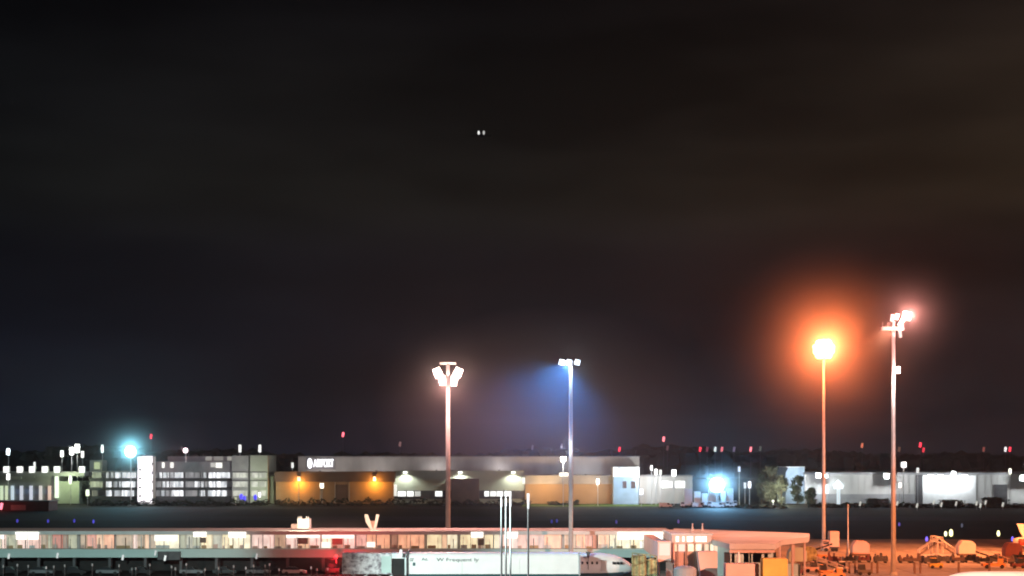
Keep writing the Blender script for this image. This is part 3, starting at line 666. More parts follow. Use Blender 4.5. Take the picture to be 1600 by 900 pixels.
t = thing('traffic_cone_marker', (X(1154, 244), 244, 0), 'pale cone-shaped cowl between the pier head and the flat-topped truck', 'cowl')
MB().tube((X(1154, 244), 244, 3.0), (X(1154, 244), 244, Z(862, 244)), 0.6, 0.12, 12).build('cone', M['white'], t)
MB().box(X(1148, 244), X(1160, 244), 243.5, 244.5, 0, 3.0).build('pedestal', M['galv'], t)
t.name = 'vent_cowl'
# olive loader beside the nose
t = thing('ground_loader', (X(1005, 248), 248, 0), 'olive green ground loader with frame beside the aircraft nose', 'loader')
MB().pbox(988, 1010, 868, 900, 249, 2).build('body', M['olive'], t, bevel=0.1)
MB().pbox(1012, 1026, 874, 905, 249, 1.8).build('engine_cover', M['olive'], t, bevel=0.15)
fr = MB()
for q in (988, 997, 1006, 1016, 1026): fr.tube((X(q, 248.5), 248.6, 0), (X(q, 248.5), 248.6, Z(864 + (q - 988) * .12, 248.5)), 0.07, n=6)
fr.tube((X(988, 248.5), 248.6, Z(864, 248.5)), (X(1026, 248.5), 248.6, Z(868.5, 248.5)), 0.07, n=6)
fr.tube((X(988, 248.5), 248.6, Z(884, 248.5)), (X(1026, 248.5), 248.6, Z(870, 248.5)), 0.07, n=6)
fr.build('frame', M['olive'], t)
for q in (993, 1020): MB().tube((X(q, 248), 248.4, 0.45), (X(q, 248), 248.8, 0.45), 0.45, n=14).build('wheel', M['black'], t)

# thin lighting pole behind the fence
t = thing('slim_pole', (X(1325, 336), 336, 0), 'thin grey pole with flared foot right of the orange mast', 'pole')
MB().tube((X(1325, 336), 336, 1.2), (X(1325, 336), 336, Z(788, 336)), 0.14, 0.10, 10).build('shaft', M['galv'], t)
MB().tube((X(1325, 336), 336, 0), (X(1325, 336), 336, 1.6), 0.55, 0.22, 10).build('foot', M['galv'], t)

# baggage dollies in a row
dl = None; rd = random.Random(11)
spots = [(1303, 'at the foot of the orange mast'), (1327, 'at the foot of the thin grey pole'), (1350, 'second to the right of the thin grey pole'), (1376, 'immediately left of the near mast'),
         (1414, 'immediately right of the near mast'), (1432, 'just left of the mobile stairs'), (1453, 'before the left mobile stairs'), (1474, 'before the right mobile stairs'), (1496, 'before the left edge of the igloo container'),
         (1516, 'before the right edge of the igloo container'), (1536, 'first clear of the igloo container on its right'), (1555, 'second clear of the igloo container on its right'), (1574, 'last but one at the right edge'), (1593, 'cut by the right edge of the view')]
def dolly(loc, lab, seed):
    dl = thing('baggage_dolly', loc, lab, 'dolly', 'baggage dollies in a row across the apron'); x, D = loc[0], loc[1]; rq = random.Random(seed)
    MB().box(x - 1.35, x + 1.35, D - .75, D + .75, .35, .5).build('deck', M['dgrey'], dl)
    ld = MB(); a = -1.25
    while a < 1.1:
        w_ = rq.uniform(.25, .7); hh = rq.uniform(.35, 1.25)
        ld.box(x + a, x + min(1.25, a + w_), D - .6, D + rq.uniform(.1, .6), .51, .51 + hh)
        if rq.random() < .5: ld.box(x + a + .04, x + min(1.2, a + w_ * .8), D - .5, D + .2, .512 + hh, .7 + hh + rq.uniform(0, .4))
        a += w_ + rq.uniform(.02, .2)
    ld.build('load', M[rq.choice(['brown', 'dgrey', 'darkred', 'brown', 'black'])], dl)
    for a in (-1.33, 1.33): MB().box(x + a - .03, x + a + .03, D - .7, D + .7, .5, 1.3).build('rail', M['dgrey'], dl)
    for a in (-.95, .95):
        for b_ in (-.6, .6): MB().tube((x + a, D + b_ - .08, .2), (x + a, D + b_ + .08, .2), .2, n=10).build('wheel', M['black'], dl)
for i, (q, where) in enumerate(spots):
    D = 314 + rd.uniform(-1, 3); dolly((X(q, D), D, 0), 'loaded baggage dolly in the dark row, ' + where, 40 + i)
# fence of posts in front
fpos = [(1241, 'left end of the post row'), (1252, 'second from the left end of the post row'), (1327, 'left post of the pair below the thin grey pole'), (1336, 'right post of the pair below the thin grey pole'), (1362, 'left post of the pair left of the near mast'), (1371, 'right post of the pair left of the near mast'),
        (1429, 'left post of the pair right of the near mast'), (1438, 'right post of the pair right of the near mast'), (1498, 'lone post below the pale igloo container'), (1546, 'post above the lower right aircraft roof')]
for q, lab in fpos:
    D = 287; x = X(q, D)
    t = thing('barrier_post', (x, D, 0), 'dark brown barrier post, ' + lab, 'post', 'barrier posts on the orange apron')
    MB().box(x - .16, x + .16, D - .16, D + .16, 0, 2.0).build('post', M['brown'], t)
    MB().box(x - .2, x + .2, D - .2, D + .2, 2.0, 2.12).build('cap', M['dgrey'], t)
# mobile stairs
def stairs(q, D, flip, label):
    x = X(q, D); t = thing('mobile_stairs', (x, D, 0), label, 'airstairs', 'mobile stairs on the apron'); s_ = -1 if flip else 1
    MB().box(x - 2.6, x + 2.6, D - .9, D + .9, .45, .8).build('chassis', M['white'], t)
    st = MB()
    for i in range(12): st.box(min(x + s_ * (-2.4 + i * .32), x + s_ * (-2.0 + i * .32)), max(x + s_ * (-2.4 + i * .32), x + s_ * (-2.0 + i * .32)), D - .6, D + .6, .8 + i * .22, .92 + i * .22)
    st.build('steps', M['brown'], t)
    pl = MB().box(min(x + s_ * 1.5, x + s_ * 2.6), max(x + s_ * 1.5, x + s_ * 2.6), D - .7, D + .7, 3.4, 3.55); pl.build('landing', M['white'], t)
    hr = MB()
    for b_ in (-.65, .65):
        hr.tube((x - s_ * 2.4, D + b_, 1.9), (x + s_ * 1.5, D + b_, 4.6), .07, n=6); hr.tube((x + s_ * 1.5, D + b_, 4.6), (x + s_ * 2.6, D + b_, 4.6), .07, n=6)
        for a, z0, z1 in ((-2.4, .8, 1.9), (-.5, 2.1, 3.2), (1.5, .8, 4.6), (2.6, .8, 4.6)): hr.tube((x + s_ * a, D + b_, z0), (x + s_ * a, D + b_, z1), .09, n=6)
    hr.build('handrail', M['white'], t)
    for a in (-1.8, 1.8): MB().tube((x + a, D - .95, .4), (x + a, D - .65, .4), .4, n=12).build('wheel', M['black'], t)
stairs(1453, 328, False, 'left pair of pale mobile stairs beneath the yellow lights')
stairs(1474, 332, True, 'right mobile stairs leaning back to back with the left ones')
# igloo container on its dolly
t = thing('cargo_container', (X(1511, 330), 330, 0), 'pale igloo-shaped cargo container on a dolly right of the stairs', 'cargo container')
a, b_ = X(1498, 330), X(1525, 330)
MB().side([(a, .9), (b_, .9), (b_, 2.9), (b_ - .7, 3.6), (a + .8, 3.7), (a + .1, 2.6)], 330, 332.6).build('shell', M['white'], t, bevel=0.08)
MB().box(a - .1, b_ + .1, 329.9, 332.7, .5, .88).build('deck', M['brown'], t)
for q in (a + .6, b_ - .6): MB().tube((q, 329.9, .3), (q, 330.2, .3), .3, n=12).build('wheel', M['black'], t)
cont0 = t
def tug(q, D, label, mm, flip=1):
    x = X(q, D); t = thing('baggage_tug', (x, D, 0), label, 'tug', 'tugs and loaders on the orange apron')
    MB().box(x - 1.3, x + 1.3, D - .7, D + .7, .3, 1.0).build('body', M[mm], t, bevel=0.06)
    MB().side([(x - flip * 1.0, 1.0), (x + flip * .2, 1.0), (x + flip * .1, 1.95), (x - flip * .95, 1.95)], D - .6, D + .6).build('cab', M['glass'], t)
    MB().box(x - .55 - flip * .45, x + .55 - flip * .45, D - .65, D + .65, 1.96, 2.04).build('cab_roof', M[mm], t)
    for a in (-.8, .8): MB().tube((x + a, D - .75, .34), (x + a, D - .5, .34), .34, n=12).build('wheel', M['black'], t)
def belt_loader(q, D, label, flip=1):
    x = X(q, D); t = thing('belt_loader', (x, D, 0), label, 'belt loader', 'tugs and loaders on the orange apron')
    MB().box(x - 2.2, x + 2.2, D - .8, D + .8, .45, .95).build('chassis', M['orange'], t, bevel=.04)
    MB().side([(x - flip * 3.2, .9), (x + flip * 3.4, 3.1), (x + flip * 3.4, 3.4), (x - flip * 3.2, 1.2)], D - .4, D + .4).build('belt', M['black'], t)
    rl = MB(); rl.tube((x - flip * 3.0, D - .5, 1.9), (x + flip * 3.2, D - .5, 4.1), .05, n=6)
    for a in (-2.6, -.8, 1.0, 2.8): rl.tube((x + flip * a, D - .5, .9 + (a + 3) * .33), (x + flip * a, D - .5, 1.9 + (a + 3) * .35), .05, n=6)
    rl.build('handrail', M['salmon'], t)
    MB().box(x - flip * 1.2 - .5, x - flip * 1.2 + .5, D - .8, D - .42, .96, 1.9).build('cab', M['orange'], t)
    for a in (-1.5, 1.5): MB().tube((x + a, D - .85, .4), (x + a, D - .55, .4), .4, n=12).build('wheel', M['black'], t)
tug(1248, 283, 'dark red tug at the left of the orange apron near the pier head', 'darkred')
tug(1268, 290, 'salmon tug beside the dark red one near the pier head', 'salmon', -1)
tug(1290, 282, 'orange tug below the foot of the orange mast', 'orange')
tug(1312, 290, 'white tug right of the foot of the orange mast', 'white', -1)
tug(1350, 283, 'dark tug between the two post pairs', 'dgrey')
tug(1462, 300, 'yellow tug below the mobile stairs', 'yellow')
tug(1590, 300, 'dark red tug cut by the right edge', 'darkred', -1)
belt_loader(1275, 326, 'belt loader raised towards the right beside the orange mast foot')
belt_loader(1300, 275, 'belt loader at the bottom edge below the orange mast', -1)
belt_loader(1552, 300, 'belt loader below the right row of dollies', -1)
for i, (q, D, lab, mm) in enumerate(((1246, 306, 'cargo container nearest the pier head corner', 'tealpale'), (1262, 309, 'greenish cargo container second from the pier head corner', 'olive'), (1345, 330, 'pale cargo container between thin pole and near mast', 'salmon'), (1584, 322, 'dark red cargo container under the small jet', 'darkred'))):
    dup(cont0, (X(q, D), D, 0), lab, group='cargo containers on the apron', remat={'shell': M[mm]})
# apron edge lights (yellow) and blue ones
def edge_light(q, py, D, c, k, r, label, group):
    x, z = X(q, D), Z(py, D)
    t = thing('edge_light', (x, D, 0), label, 'airfield light', group)
    MB().tube((x, D, 0), (x, D, max(.1, z - r)), .05, n=6).build('stake', M['galv'], t)
    MB().ball(Vector((x, D, max(z, r))), r, 10, (.62, .62, 1.25)).build('lens', G(c, k), t)
edge_light(1477.5, 838, 420, (255, 250, 190), 2.5, .62, 'smaller of the two adjoining yellow-white lights beyond the stairs', 'yellow-white lights at the apron edge')
edge_light(1486, 838, 420, (255, 252, 170), 3.0, .85, 'larger of the two adjoining yellow-white lights beyond the stairs', 'yellow-white lights at the apron edge')
edge_light(1560, 839, 420, (255, 250, 180), 2.6, .7, 'lone yellow-white light beyond the igloo container', 'yellow-white lights at the apron edge')
for q, py, D, k, lab in ((1448, 844, 395, 1.6, 'pale blue light above the mobile stairs'), (1582, 845, 395, 1.6, 'blue light at the right edge of the apron'),
                      (27, 816, 505, .5, 'first dim blue light from the left on the dark field'), (75, 817, 503, .5, 'second dim blue light from the left on the dark field'),
                      (116, 816, 505, .5, 'third dim blue light from the left on the dark field'), (146, 818, 500, .7, 'fourth dim blue light from the left on the dark field'),
                      (862, 818, 500, .25, 'faint blue light right of the blue mast foot, nearer the pole'), (870, 816, 505, .25, 'faint blue light beside the one nearer the blue mast'),
                      (963, 819, 497, .25, 'faint blue light above the striped pier window'), (1060, 818, 500, .25, 'faint blue light above the gate lounge'),
                      (1405, 822, 480, .4, 'faint blue light right of the near mast'), (1503, 824, 472, .4, 'faint grey light on the dark field at right')):
    edge_light(q, py, D, (90, 90, 255) if q != 1503 else (120, 130, 160), k, .55, lab, 'blue taxiway lights')
for q, py, k, lab in ((377, 776, 1.6, 'large blue light at the foot of the grey car park panel'), (382, 779, 1.2, 'blue light touching the large one at the car park foot'), (399, 777, 1.2, 'blue light left of the short white post')):
    x, z = X(q, 676), Z(py, 676)
    t = thing('blue_light', (x, 676, 0), lab, 'blue light', 'blue lights at the foot of the car park')
    MB().tube((x, 676, 0), (x, 676, z), .08, n=6).build('stake', M['galv'], t)
    MB().ball(Vector((x, 676, z)), .95, 10, (.8, .6, 1.3)).build('lens', G((70, 60, 255), k), t)

# lower right aircraft (roof of fuselage, nose to the left)
D = 213.0; t = thing('parked_airliner', (X(1560, D), D, 0), 'pale teal-white aircraft roof cut by the lower right edge', 'aircraft')
nx = X(1457, D)
MB().loft(fus([(nx - a, D, 3.95 - (2.0 - r) * 0.35, r) for a, r in prof[::-1]] + [(nx + 33, D, 4.0, 1.9), (nx + 40, D, 4.9, .9), (nx + 44, D, 5.3, .3)], 28)).build('fuselage', M['white'], t, smooth=True)
MB().side([(nx + 36, 5.4), (nx + 43, 5.6), (nx + 45, 11.8), (nx + 42.5, 11.8)], D - .15, D + .15).build('fin', M['teal'], t)
wg = MB().prism([(nx + 14, D - 1.5), (nx + 20, D - 1.5), (nx + 25, D - 17), (nx + 23, D - 17)], 3.0, 3.3); wg.build('wing', M['white'], t)
wg = MB().prism([(nx + 14, D + 1.5), (nx + 20, D + 1.5), (nx + 25, D + 17), (nx + 23, D + 17)], 3.0, 3.3); wg.build('wing', M['white'], t)
for q in (4, 18): MB().tube((nx + q, D - .3, .45), (nx + q, D + .3, .45), .45, n=14).build('wheel', M['black'], t)
# small jet at the right edge: fin and engine show
D = 352.0; t = thing('business_jet', (X(1606, D), D, 0), 'small jet at the right edge with orange-lit fin and dark red engine', 'aircraft')
fx = X(1589, D)
MB().loft(fus([(X(1583, D), D, 2.5, .5), (X(1592, D), D, 2.3, 1.0), (X(1615, D), D, 2.1, 1.25), (X(1680, D), D, 2.0, 1.3), (X(1705, D), D, 1.9, .8), (X(1712, D), D, 1.8, .2)], 18)).build('fuselage', M['white'], t, smooth=True)
MB().side([(X(1588.5, D), Z(818, D)), (X(1606, D), Z(819, D)), (X(1612, D), 3.0), (X(1600, D), 3.0), (X(1594, D), Z(832, D))], D - .12, D + .12).build('fin', M['white'], t)
MB().tube((X(1589, D), D - 1.6, 2.3), (X(1606, D), D - 1.6, 2.3), .75, .8, 14).build('engine', M['red'], t)
for q in (1610, 1690): MB().tube((X(q, D), D - .2, .35), (X(q, D), D + .2, .35), .35, n=12).build('wheel', M['black'], t)

# ------------------------------------------------------------------ far buildings, left group
def lowbuild(name, label, cat='building'):
    return thing(name, (0, 0, 0), label, cat)
def setorg(t, x, y, z=0): t.location = (x, y, z); t['_org'] = (x, y, z)

t = lowbuild('terminal_block', 'grey terminal block at far left with lit pillars and sage end wall'); setorg(t, X(60, 700), 700)
MB().pbox(-30, 89, 741, 792, 700, 20).build('wall', M['grey'], t)
MB().pbox(-30, 132, 737.5, 744, 697, 24).build('roof', M['grey'], t)
MB().pbox(89.5, 124, 752, 787, 699, 18).build('end_wall', M['sagewall'], t)
MB().pbox(14, 33, 744.5, 749.5, 696.7, .3).build('sign_panel', M['offwhite'], t)
MB().pbox(-30, 82, 764, 772, 699.6, .3).build('window_band', glow('dim_blue_glass', S(70, 90, 120), .5, lo=S(30, 40, 70), scale=.2), t)
for q, c in ((2, (235, 255, 215)), (10, (235, 250, 210)), (19, (225, 245, 255)), (33, (225, 230, 245)), (48, (225, 230, 250)), (63, (235, 225, 225)), (77, (250, 205, 190))):
    y1 = 789 if q > 60 else 783
    MB().pbox(q - 2.2, q + 2.2, 759, y1, 698.5, .8).build('lit_pillar', G(c, .75), t)  # pillars emit their brightness themselves instead of being lit
MB().pbox(85.5, 91, 742, 778, 697.6, .8).build('lit_pillar', G((235, 255, 225), 1.2), t)
lamp('POINT', (X(105, 690), 690, 12), S(225, 245, 190), 6000, .5, parent=t)
for i, q in enumerate((10, 31, 50, 70, 89, 128)):
    s_ = 697 / FPX; x = X(q, 697)
    l = thing('roof_lamp', (x, 697, Z(737.5, 697)), 'square white lamp on the far left roof edge, ' + ['first from the left', 'second from the left', 'third from the left', 'fourth from the left', 'fifth, above the bright column', 'last and apart, by the lamp pair'][i], 'roof lamp', 'square white lamps along the left roof edge')
    MB().box(x - 1.4, x + 1.4, 697, 698, Z(739, 697), Z(728.5, 697)).build('lamp_box', M['white'], l)
    MB().box(x - 1.25, x + 1.25, 696.6, 696.9, Z(738.5, 697), Z(729, 697)).build('lens', G(W, 1.5), l)
t = thing('red_shed', (X(35, 610), 610, 0), 'dull red low shed at the left edge below the pillars', 'shed')
MB().box(X(-40, 610), X(76, 610), 610, 622, 0, Z(784, 610)).build('wall', M['darkred'], t)
MB().box(X(-42, 610), X(78, 610), 609.5, 622.5, Z(784, 610), Z(782.6, 610)).build('roof', M['dgrey'], t)
MB().pbox(17, 40, 789, 797, 609.8, .15).build('panel', M['salmon'], t)
lamp('POINT', (X(8, 604), 602, Z(790, 604)), (1.0, .10, .10), 260, .4, parent=t)
t = thing('red_beacon', (X(2, 606), 606, 0), 'red-white beacon lamp at the left edge before the red shed', 'beacon')
MB().tube((X(2, 606), 606, 0), (X(2, 606), 606, Z(795, 606)), .1, n=6).build('post', M['galv'], t)
MB().obox(Vector((X(2, 606), 606, Z(791, 606))), (1.0, .5, 2.6), Matrix.Rotation(R(12), 3, 'Y')).build('lens', G((255, 130, 150), 2), t)

def garage(label, x0, x1, ytop, rows, D, openings, ybase=786, name='parking_garage'):
    t = thing(name, (X((x0 + x1) / 2, D), D, 0), label, 'car park')
    MB().box(X(x0, D) , X(x1, D), D + 7, D + 30, 0, Z(ytop + 3, D)).build('core', M['grey'], t)
    s = [ytop] + [r[1] for r in rows]; e = [r[0] for r in rows] + [ybase]
    for a, b_ in zip(s, e):
        if b_ - a > .5: MB().box(X(x0, D), X(x1, D), D, D + 6.9, max(0, Z(b_, D)), Z(a, D)).build('deck', M['dgrey'] if a != ytop else M['grey'], t)
    for a, b_, r, c, lo, k in openings:
        y0, y1 = rows[r]
        gm = glow('deck_light_%d_%d_%d' % (*c[:2], int(k * 10)), S(*c), k, lo=tuple(q for q in S(*lo)), scale=.4, stretch=(1.6, 1, .35))
        MB().pbox(a, b_, y0 + .2, y1 - .2, D + 3, .3).build('lit_opening', gm, t)
    q = x0
    while q <= x1:
        MB().pbox(q, q + 1.2, rows[0][0], rows[-1][1], D - .05, .4).build('column', M['dgrey'], t); q += (x1 - x0) / max(1, round((x1 - x0) / 26))
    return t
rows = [(738, 747), (752, 761.5), (766, 775.5)]
dk = (150, 155, 160)
WB = (250, 252, 255)
g1 = garage('left half of the multi-storey car park with three lit decks', 139, 213.5, 736, rows, 700,
       [(166, 170, 0, WB, dk, .9), (173, 177, 0, (200, 205, 210), dk, .6), (180, 212, 0, WB, dk, 1.3), (166, 174, 1, WB, dk, 1.2), (178, 183, 1, (200, 205, 210), dk, .6), (186, 211, 1, WB, dk, 1.5),
        (166, 174, 2, WB, dk, 1.5), (179, 190, 2, (200, 205, 210), dk, .9), (190, 209, 2, WB, dk, 1.7), (141, 160, 1, (205, 215, 185), (140, 150, 120), .7), (144, 158, 0, (205, 215, 185), (140, 150, 120), .6), (143, 152, 2, (150, 155, 130), (100, 100, 90), .5)])
st = MB().pbox(140, 160, 719, 735.8, 703, 8).build('stair_tower', M['sagewall'], g1)
MB().pbox(147, 156, 722, 733, 702.9, .1).build('window', G((190, 205, 150), .8), st)
t = thing('stair_tower', (X(226, 694), 694, 0), 'brilliantly lit white stair tower between the two car park halves', 'stair tower')
MB().pbox(216, 238.5, 713, 788, 694, 6).build('core', M['white'], t)
sgm = glow('stair_light', S(255, 250, 250), 1.6, lo=S(235, 225, 235), scale=.3)
MB().pbox(222, 238, 712.5, 786, 693.7, .25).build('lit_glazing', sgm, t)
MB().pbox(215, 221.6, 714, 784, 693.6, .3).build('lit_glazing', sgm, t)
kn = MB()
for q in (734, 747.5, 762, 775): kn.pbox(217, 220.6, q - 1.3, q + 1.3, 693.2, .3)
kn.build('landing', M['dgrey'], t)
for q in (723, 737, 751, 765, 779): MB().pbox(236.5, 239.4, q, q + 4, 693.4, .2).build('notch_panel', M['grey'], t)
lamp('POINT', (X(227, 680), 682, 8), (1, .95, 1), 5000, .8, parent=t)
ops = []
gy = (190, 188, 190)
for r in range(3):
    for a, b_, c, k in (((240, 246, gy, .5), (249, 253, WB, 1.0), (255, 260, WB, 1.3), (262, 272, WB, 1.0), (273, 286, WB, 1.2), (289, 303, gy, .6), (304, 316, gy, .45), (318, 322, WB, .9), (326, 346, WB, 1.6), (346.5, 359, WB, 1.2), (363, 372, gy, .4)),
                        ((240, 252, gy, .4), (254, 258, WB, 1.2), (260, 270, WB, 1.4), (271, 286, WB, 1.3), (290, 303, gy, .6), (304, 318, WB, 1.1), (320, 324, gy, .6), (326, 345, WB, 1.6), (345.5, 354, WB, 1.2), (364, 369, WB, .6)),
                        ((240, 250, gy, .4), (252, 257, WB, 1.2), (259, 266, gy, .8), (268, 286, WB, 1.6), (289, 308, gy, .5), (312, 320, WB, 1.2), (325, 345, WB, 1.7), (346, 354, WB, 1.3), (364, 372, gy, .35)))[r]:
        ops.append((a, b_, r, c, (130, 130, 135), k))
g2 = garage('right half of the multi-storey car park with mottled white deck lights', 239.5, 361, 721, rows, 702, ops)
for a, b_, y0, y1, k in ((253, 257, 722.5, 731, 1.3), (266, 271, 722.5, 731, 1.1), (337, 347, 723, 731, 1.2), (329, 336, 723, 730, .45)):
    MB().pbox(a, b_, y0, y1, 701.7, .2).build('roof_level_lamp', G((250, 248, 240), k), g2)
pp = MB().pbox(262, 372, 713, 720.8, 706, 10).build('plant_room', M['grey'], g2)
for a, b_, k in ((321, 331, .4), (334, 349, .3), (355, 363, .55)): MB().pbox(a, b_, 713.5, 719.5, 705.8, .1).build('window', G((200, 198, 185), k), pp)
MB().pbox(362, 388, 712, 787, 698, 25).build('end_panel', M['grey'], g2)
MB().pbox(391, 418.5, 711.5, 786, 697.5, 25).build('end_panel', M['sagewall'], g2)
MB().pbox(388.2, 390.8, 713, 786, 699, 22).build('shadow_gap', M['dgrey'], g2)
for r_, k_ in ((0, .38), (1, .34), (2, .3)):
    for a_, b_ in ((364, 386.5), (393, 403), (405, 416)): MB().pbox(a_, b_, rows[r_][0] + .5, rows[r_][1] - .5, 697.3, .15).build('dim_opening', glow('dim_deck', S(225, 226, 212), .62, lo=S(130, 132, 120), scale=.3, stretch=(1.5, 1, .5)), g2)
bands = MB()
for y in (737, 750): bands.pbox(362.5, 418, y, y + 1.3, 697.2, .2)
bands.build('floor_line', M['dgrey'], g2)
lamp('POINT', (X(405, 680), 683, 5), (.85, 1.0, .65), 4500, .6, parent=g2)
lamp('POINT', (X(375, 680), 683, 12), (1, .98, .92), 4500, .6, parent=g2)
t = thing('narrow_annex', (X(423, 703), 703, 0), 'narrow greenish annex strip right of the car park', 'building')
MB().pbox(420.5, 428, 744, 787, 703, 12).build('wall', M['sagewall'], t)
MB().pbox(420, 428.5, 742.5, 743.9, 702.7, 12.5).build('roof', M['dgrey'], t)

# ------------------------------------------------------------------ the hangar group
hg = thing('cargo_hangar', (X(733, 712), 712, 0), 'long pale cargo hangar with a bright white roof sign at its left end', 'hangar')
MB().pbox(466, 999, 714.5, 792, 712, 60).build('upper_wall', M['offwhite'], hg)
MB().pbox(465, 1000, 712.8, 714.3, 711.5, 61).build('parapet', M['grey'], hg)
sr = MB()
for i in range(60): q = 470 + i * 8.9; sr.pbox(q, q + .5, 714.8, 742, 711.9, .1)
sr.build('cladding_rib', M['offwhite'], hg)
sg = MB().pbox(478.5, 523, 715, 733.5, 711.3, .4).build('sign_board', M['grey'], hg)
lt = G((250, 250, 255), 3.0)
cc = Vector((X(484, 711), 711.0, Z(724, 711)))
MB().ball(cc, 1.0, 16, (1.05, .25, 2.3)).build('sign_emblem', lt, sg)
tx = text('AIRPORT', 490, 729.5, 711.2, 12, 31, lt, hg, 'sign_lettering', .15)
# left wing: ochre wall under a brown roof
lw = thing('freight_shed', (X(520, 700), 700, 0), 'brown-roofed freight shed with an orange-lit wall left of the hangar front', 'shed')
MB().pbox(431, 615, 753, 788, 700, 12).build('wall', M['ochre'], lw)
MB().pbox(429, 617, 737, 752.8, 698.5, 13.4).build('roof', M['brown'], lw)
for a, b_ in ((523, 543),): MB().pbox(a, b_, 757, 781, 699.8, .15).build('shutter', M['brown'], lw)
for q in (500, 523, 545): MB().pbox(q, q + 1, 753, 786, 699.6, .3).build('downpipe', M['offwhite'], lw)
for q, where in ((467, 'left end of the ochre shed wall'), (585, 'right end of the ochre shed wall')):
    l = thing('wall_light', (X(q, 699), 699, Z(752, 699)), 'small warm wall light at the ' + where, 'wall light', 'warm wall lights on the ochre shed')
    MB().pbox(q - 2, q + 2, 745, 751.5, 697.9, .5).build('lens', G((255, 225, 190), 2.2), l)
    MB().pbox(q - 2.5, q + 2.5, 743.6, 744.8, 697.8, .7).build('hood', M['dgrey'], l)
    lamp('POINT', (X(q, 697), 696.6, Z(754.5, 697)), (1.0, .42, .06), 4500, .4, parent=l)
lamp_post(503, 755, 690, 7, 9, (255, 240, 210), 2.4, 'white lamp post before the orange-lit shed wall', watts=500)
lamp_post(467, 745, 685, 2, 3, (255, 230, 190), 1.2, 'thin dark pole before the left of the orange-lit wall', base=0, name='slim_pole', cat='pole')
for q, where in ((500, 'left'), (588, 'right')):  # roof-edge lamps added to lift the hangar wall
    l = thing('added_uplight', (X(q, 699), 699.5, Z(737, 699)), 'small added roof-edge lamp washing the long hangar wall, ' + where + ' of the two', 'roof lamp')
    MB().pbox(q - 1.5, q + 1.5, 735, 736.9, 699.5, .6).build('housing', M['dgrey'], l)
    MB().pbox(q - 1, q + 1, 735.2, 736.7, 700.12, .05).build('lens', G((255, 245, 235), 1), l)
    lamp('SPOT', (X(q, 699), 700.4, Z(735, 699)), (1.0, .88, .84), 2500, .4, target=(X(q, 712), 712, 20), size=165, blend=.6, parent=l)
for q, D_, py, where in ((682, 705, 734, 'middle of the sage front'), (780, 705, 734, 'right half of the sage front'), (915, 703, 741, 'long ochre shed')):  # further lamps added over the front roofs to brighten the wall
    l = thing('added_uplight', (X(q, D_), D_, Z(py + 1.5, D_)), 'small added roof-edge lamp washing the long hangar wall above the ' + where, 'roof lamp')
    MB().pbox(q - 1.5, q + 1.5, py, py + 1.5, D_, .6).build('housing', M['dgrey'], l)
    MB().pbox(q - 1, q + 1, py + .2, py + 1.3, D_ + .62, .05).build('lens', G((255, 245, 235), 1), l)
    lamp('SPOT', (X(q, D_), D_ + .9, Z(py, D_)), (1.0, .90, .88), 1300, .4, target=(X(q, 712), 712, 20), size=165, blend=.6, parent=l)
# middle front: sage walls with canopy lights
mf = thing('hangar_front', (X(718, 704), 704, 0), 'sage green hangar front with three peaked pools of lamp light', 'building')
MB().pbox(616, 820, 735.5, 790, 704, 7.9).build('wall', M['sagewall'], mf)
MB().pbox(616, 820, 766.5, 779, 703.7, .25).build('door_band', M['dgrey'], mf)
MB().pbox(705, 748.5, 748, 786, 699, 4.9).build('brown_block', M['brown'], mf)
MB().pbox(615, 620, 757, 775, 703, .5).build('glow_post', G((250, 250, 240), .9), mf)  # posts glow by themselves as bright strips
MB().pbox(816, 821, 746, 756, 703, .5).build('glow_post', G((255, 250, 235), 1.0), mf)
for a, b_, k in ((621.5, 634, 1.5), (636, 646, 1.6), (648, 657, .5), (680, 691, 1.4), (757, 764, 1.6), (766, 775, 1.2), (776, 786, 1.3), (788, 799, 1.2)):
    MB().pbox(a, b_, 767.5, 775.5, 703.4, .25).build('window', G((252, 255, 250), k), mf)
for q, where in ((633, 'left'), (719, 'middle'), (802, 'right')):
    l = thing('wall_light', (X(q, 703), 703, Z(740, 703)), where + ' one of the three white wall lights on the sage hangar front', 'wall light', 'white wall lights on the sage hangar front')
    MB().pbox(q - 3, q + 3, 736.5, 740, 702.6, .6).build('lens', G((255, 255, 240), 2.5), l)
    MB().pbox(q - 3.6, q + 3.6, 734.8, 736.2, 702.4, 1.2).build('hood', M['dgrey'], l)
    lamp('SPOT', (X(q, 700.8), 700.8, Z(739.5, 701)), (.97, 1.0, .86), 5000, .35, target=(X(q, 702), 703.6, 0), size=142, blend=.5, parent=l)
lamp_post(702, 745, 690, 3, 13, (255, 245, 235), 1.6, 'slim lamp beside the pink mast before the brown block', watts=300)
# right wing: ochre wall
rw = thing('freight_shed', (X(889, 703), 703, 0), 'grey-roofed freight shed with a long ochre wall and grass strip in front', 'shed')
MB().pbox(820.5, 957, 756.5, 789, 703, 8).build('wall', M['ochre'], rw)
MB().pbox(820.5, 958, 742.5, 756.3, 701.5, 10).build('roof', M['grey'], rw)
MB().pbox(958, 960.5, 744, 789, 701.7, 2).build('corner_post', M['white'], rw)
for q in (842, 862, 925): lamp('POINT', (X(q, 692), 694, 9), (1.0, .62, .27), 3800, .5, parent=rw)
l = thing('wall_light', (X(881, 700), 700, Z(744, 700)), 'wide white wall light under the hangar beside the blue mast', 'wall light')
MB().pbox(874, 888, 738.5, 744, 700, .5).build('lens', G((255, 248, 235), 1.8), l)
MB().pbox(873.5, 888.5, 737, 738.3, 699.8, .9).build('hood', M['dgrey'], l)
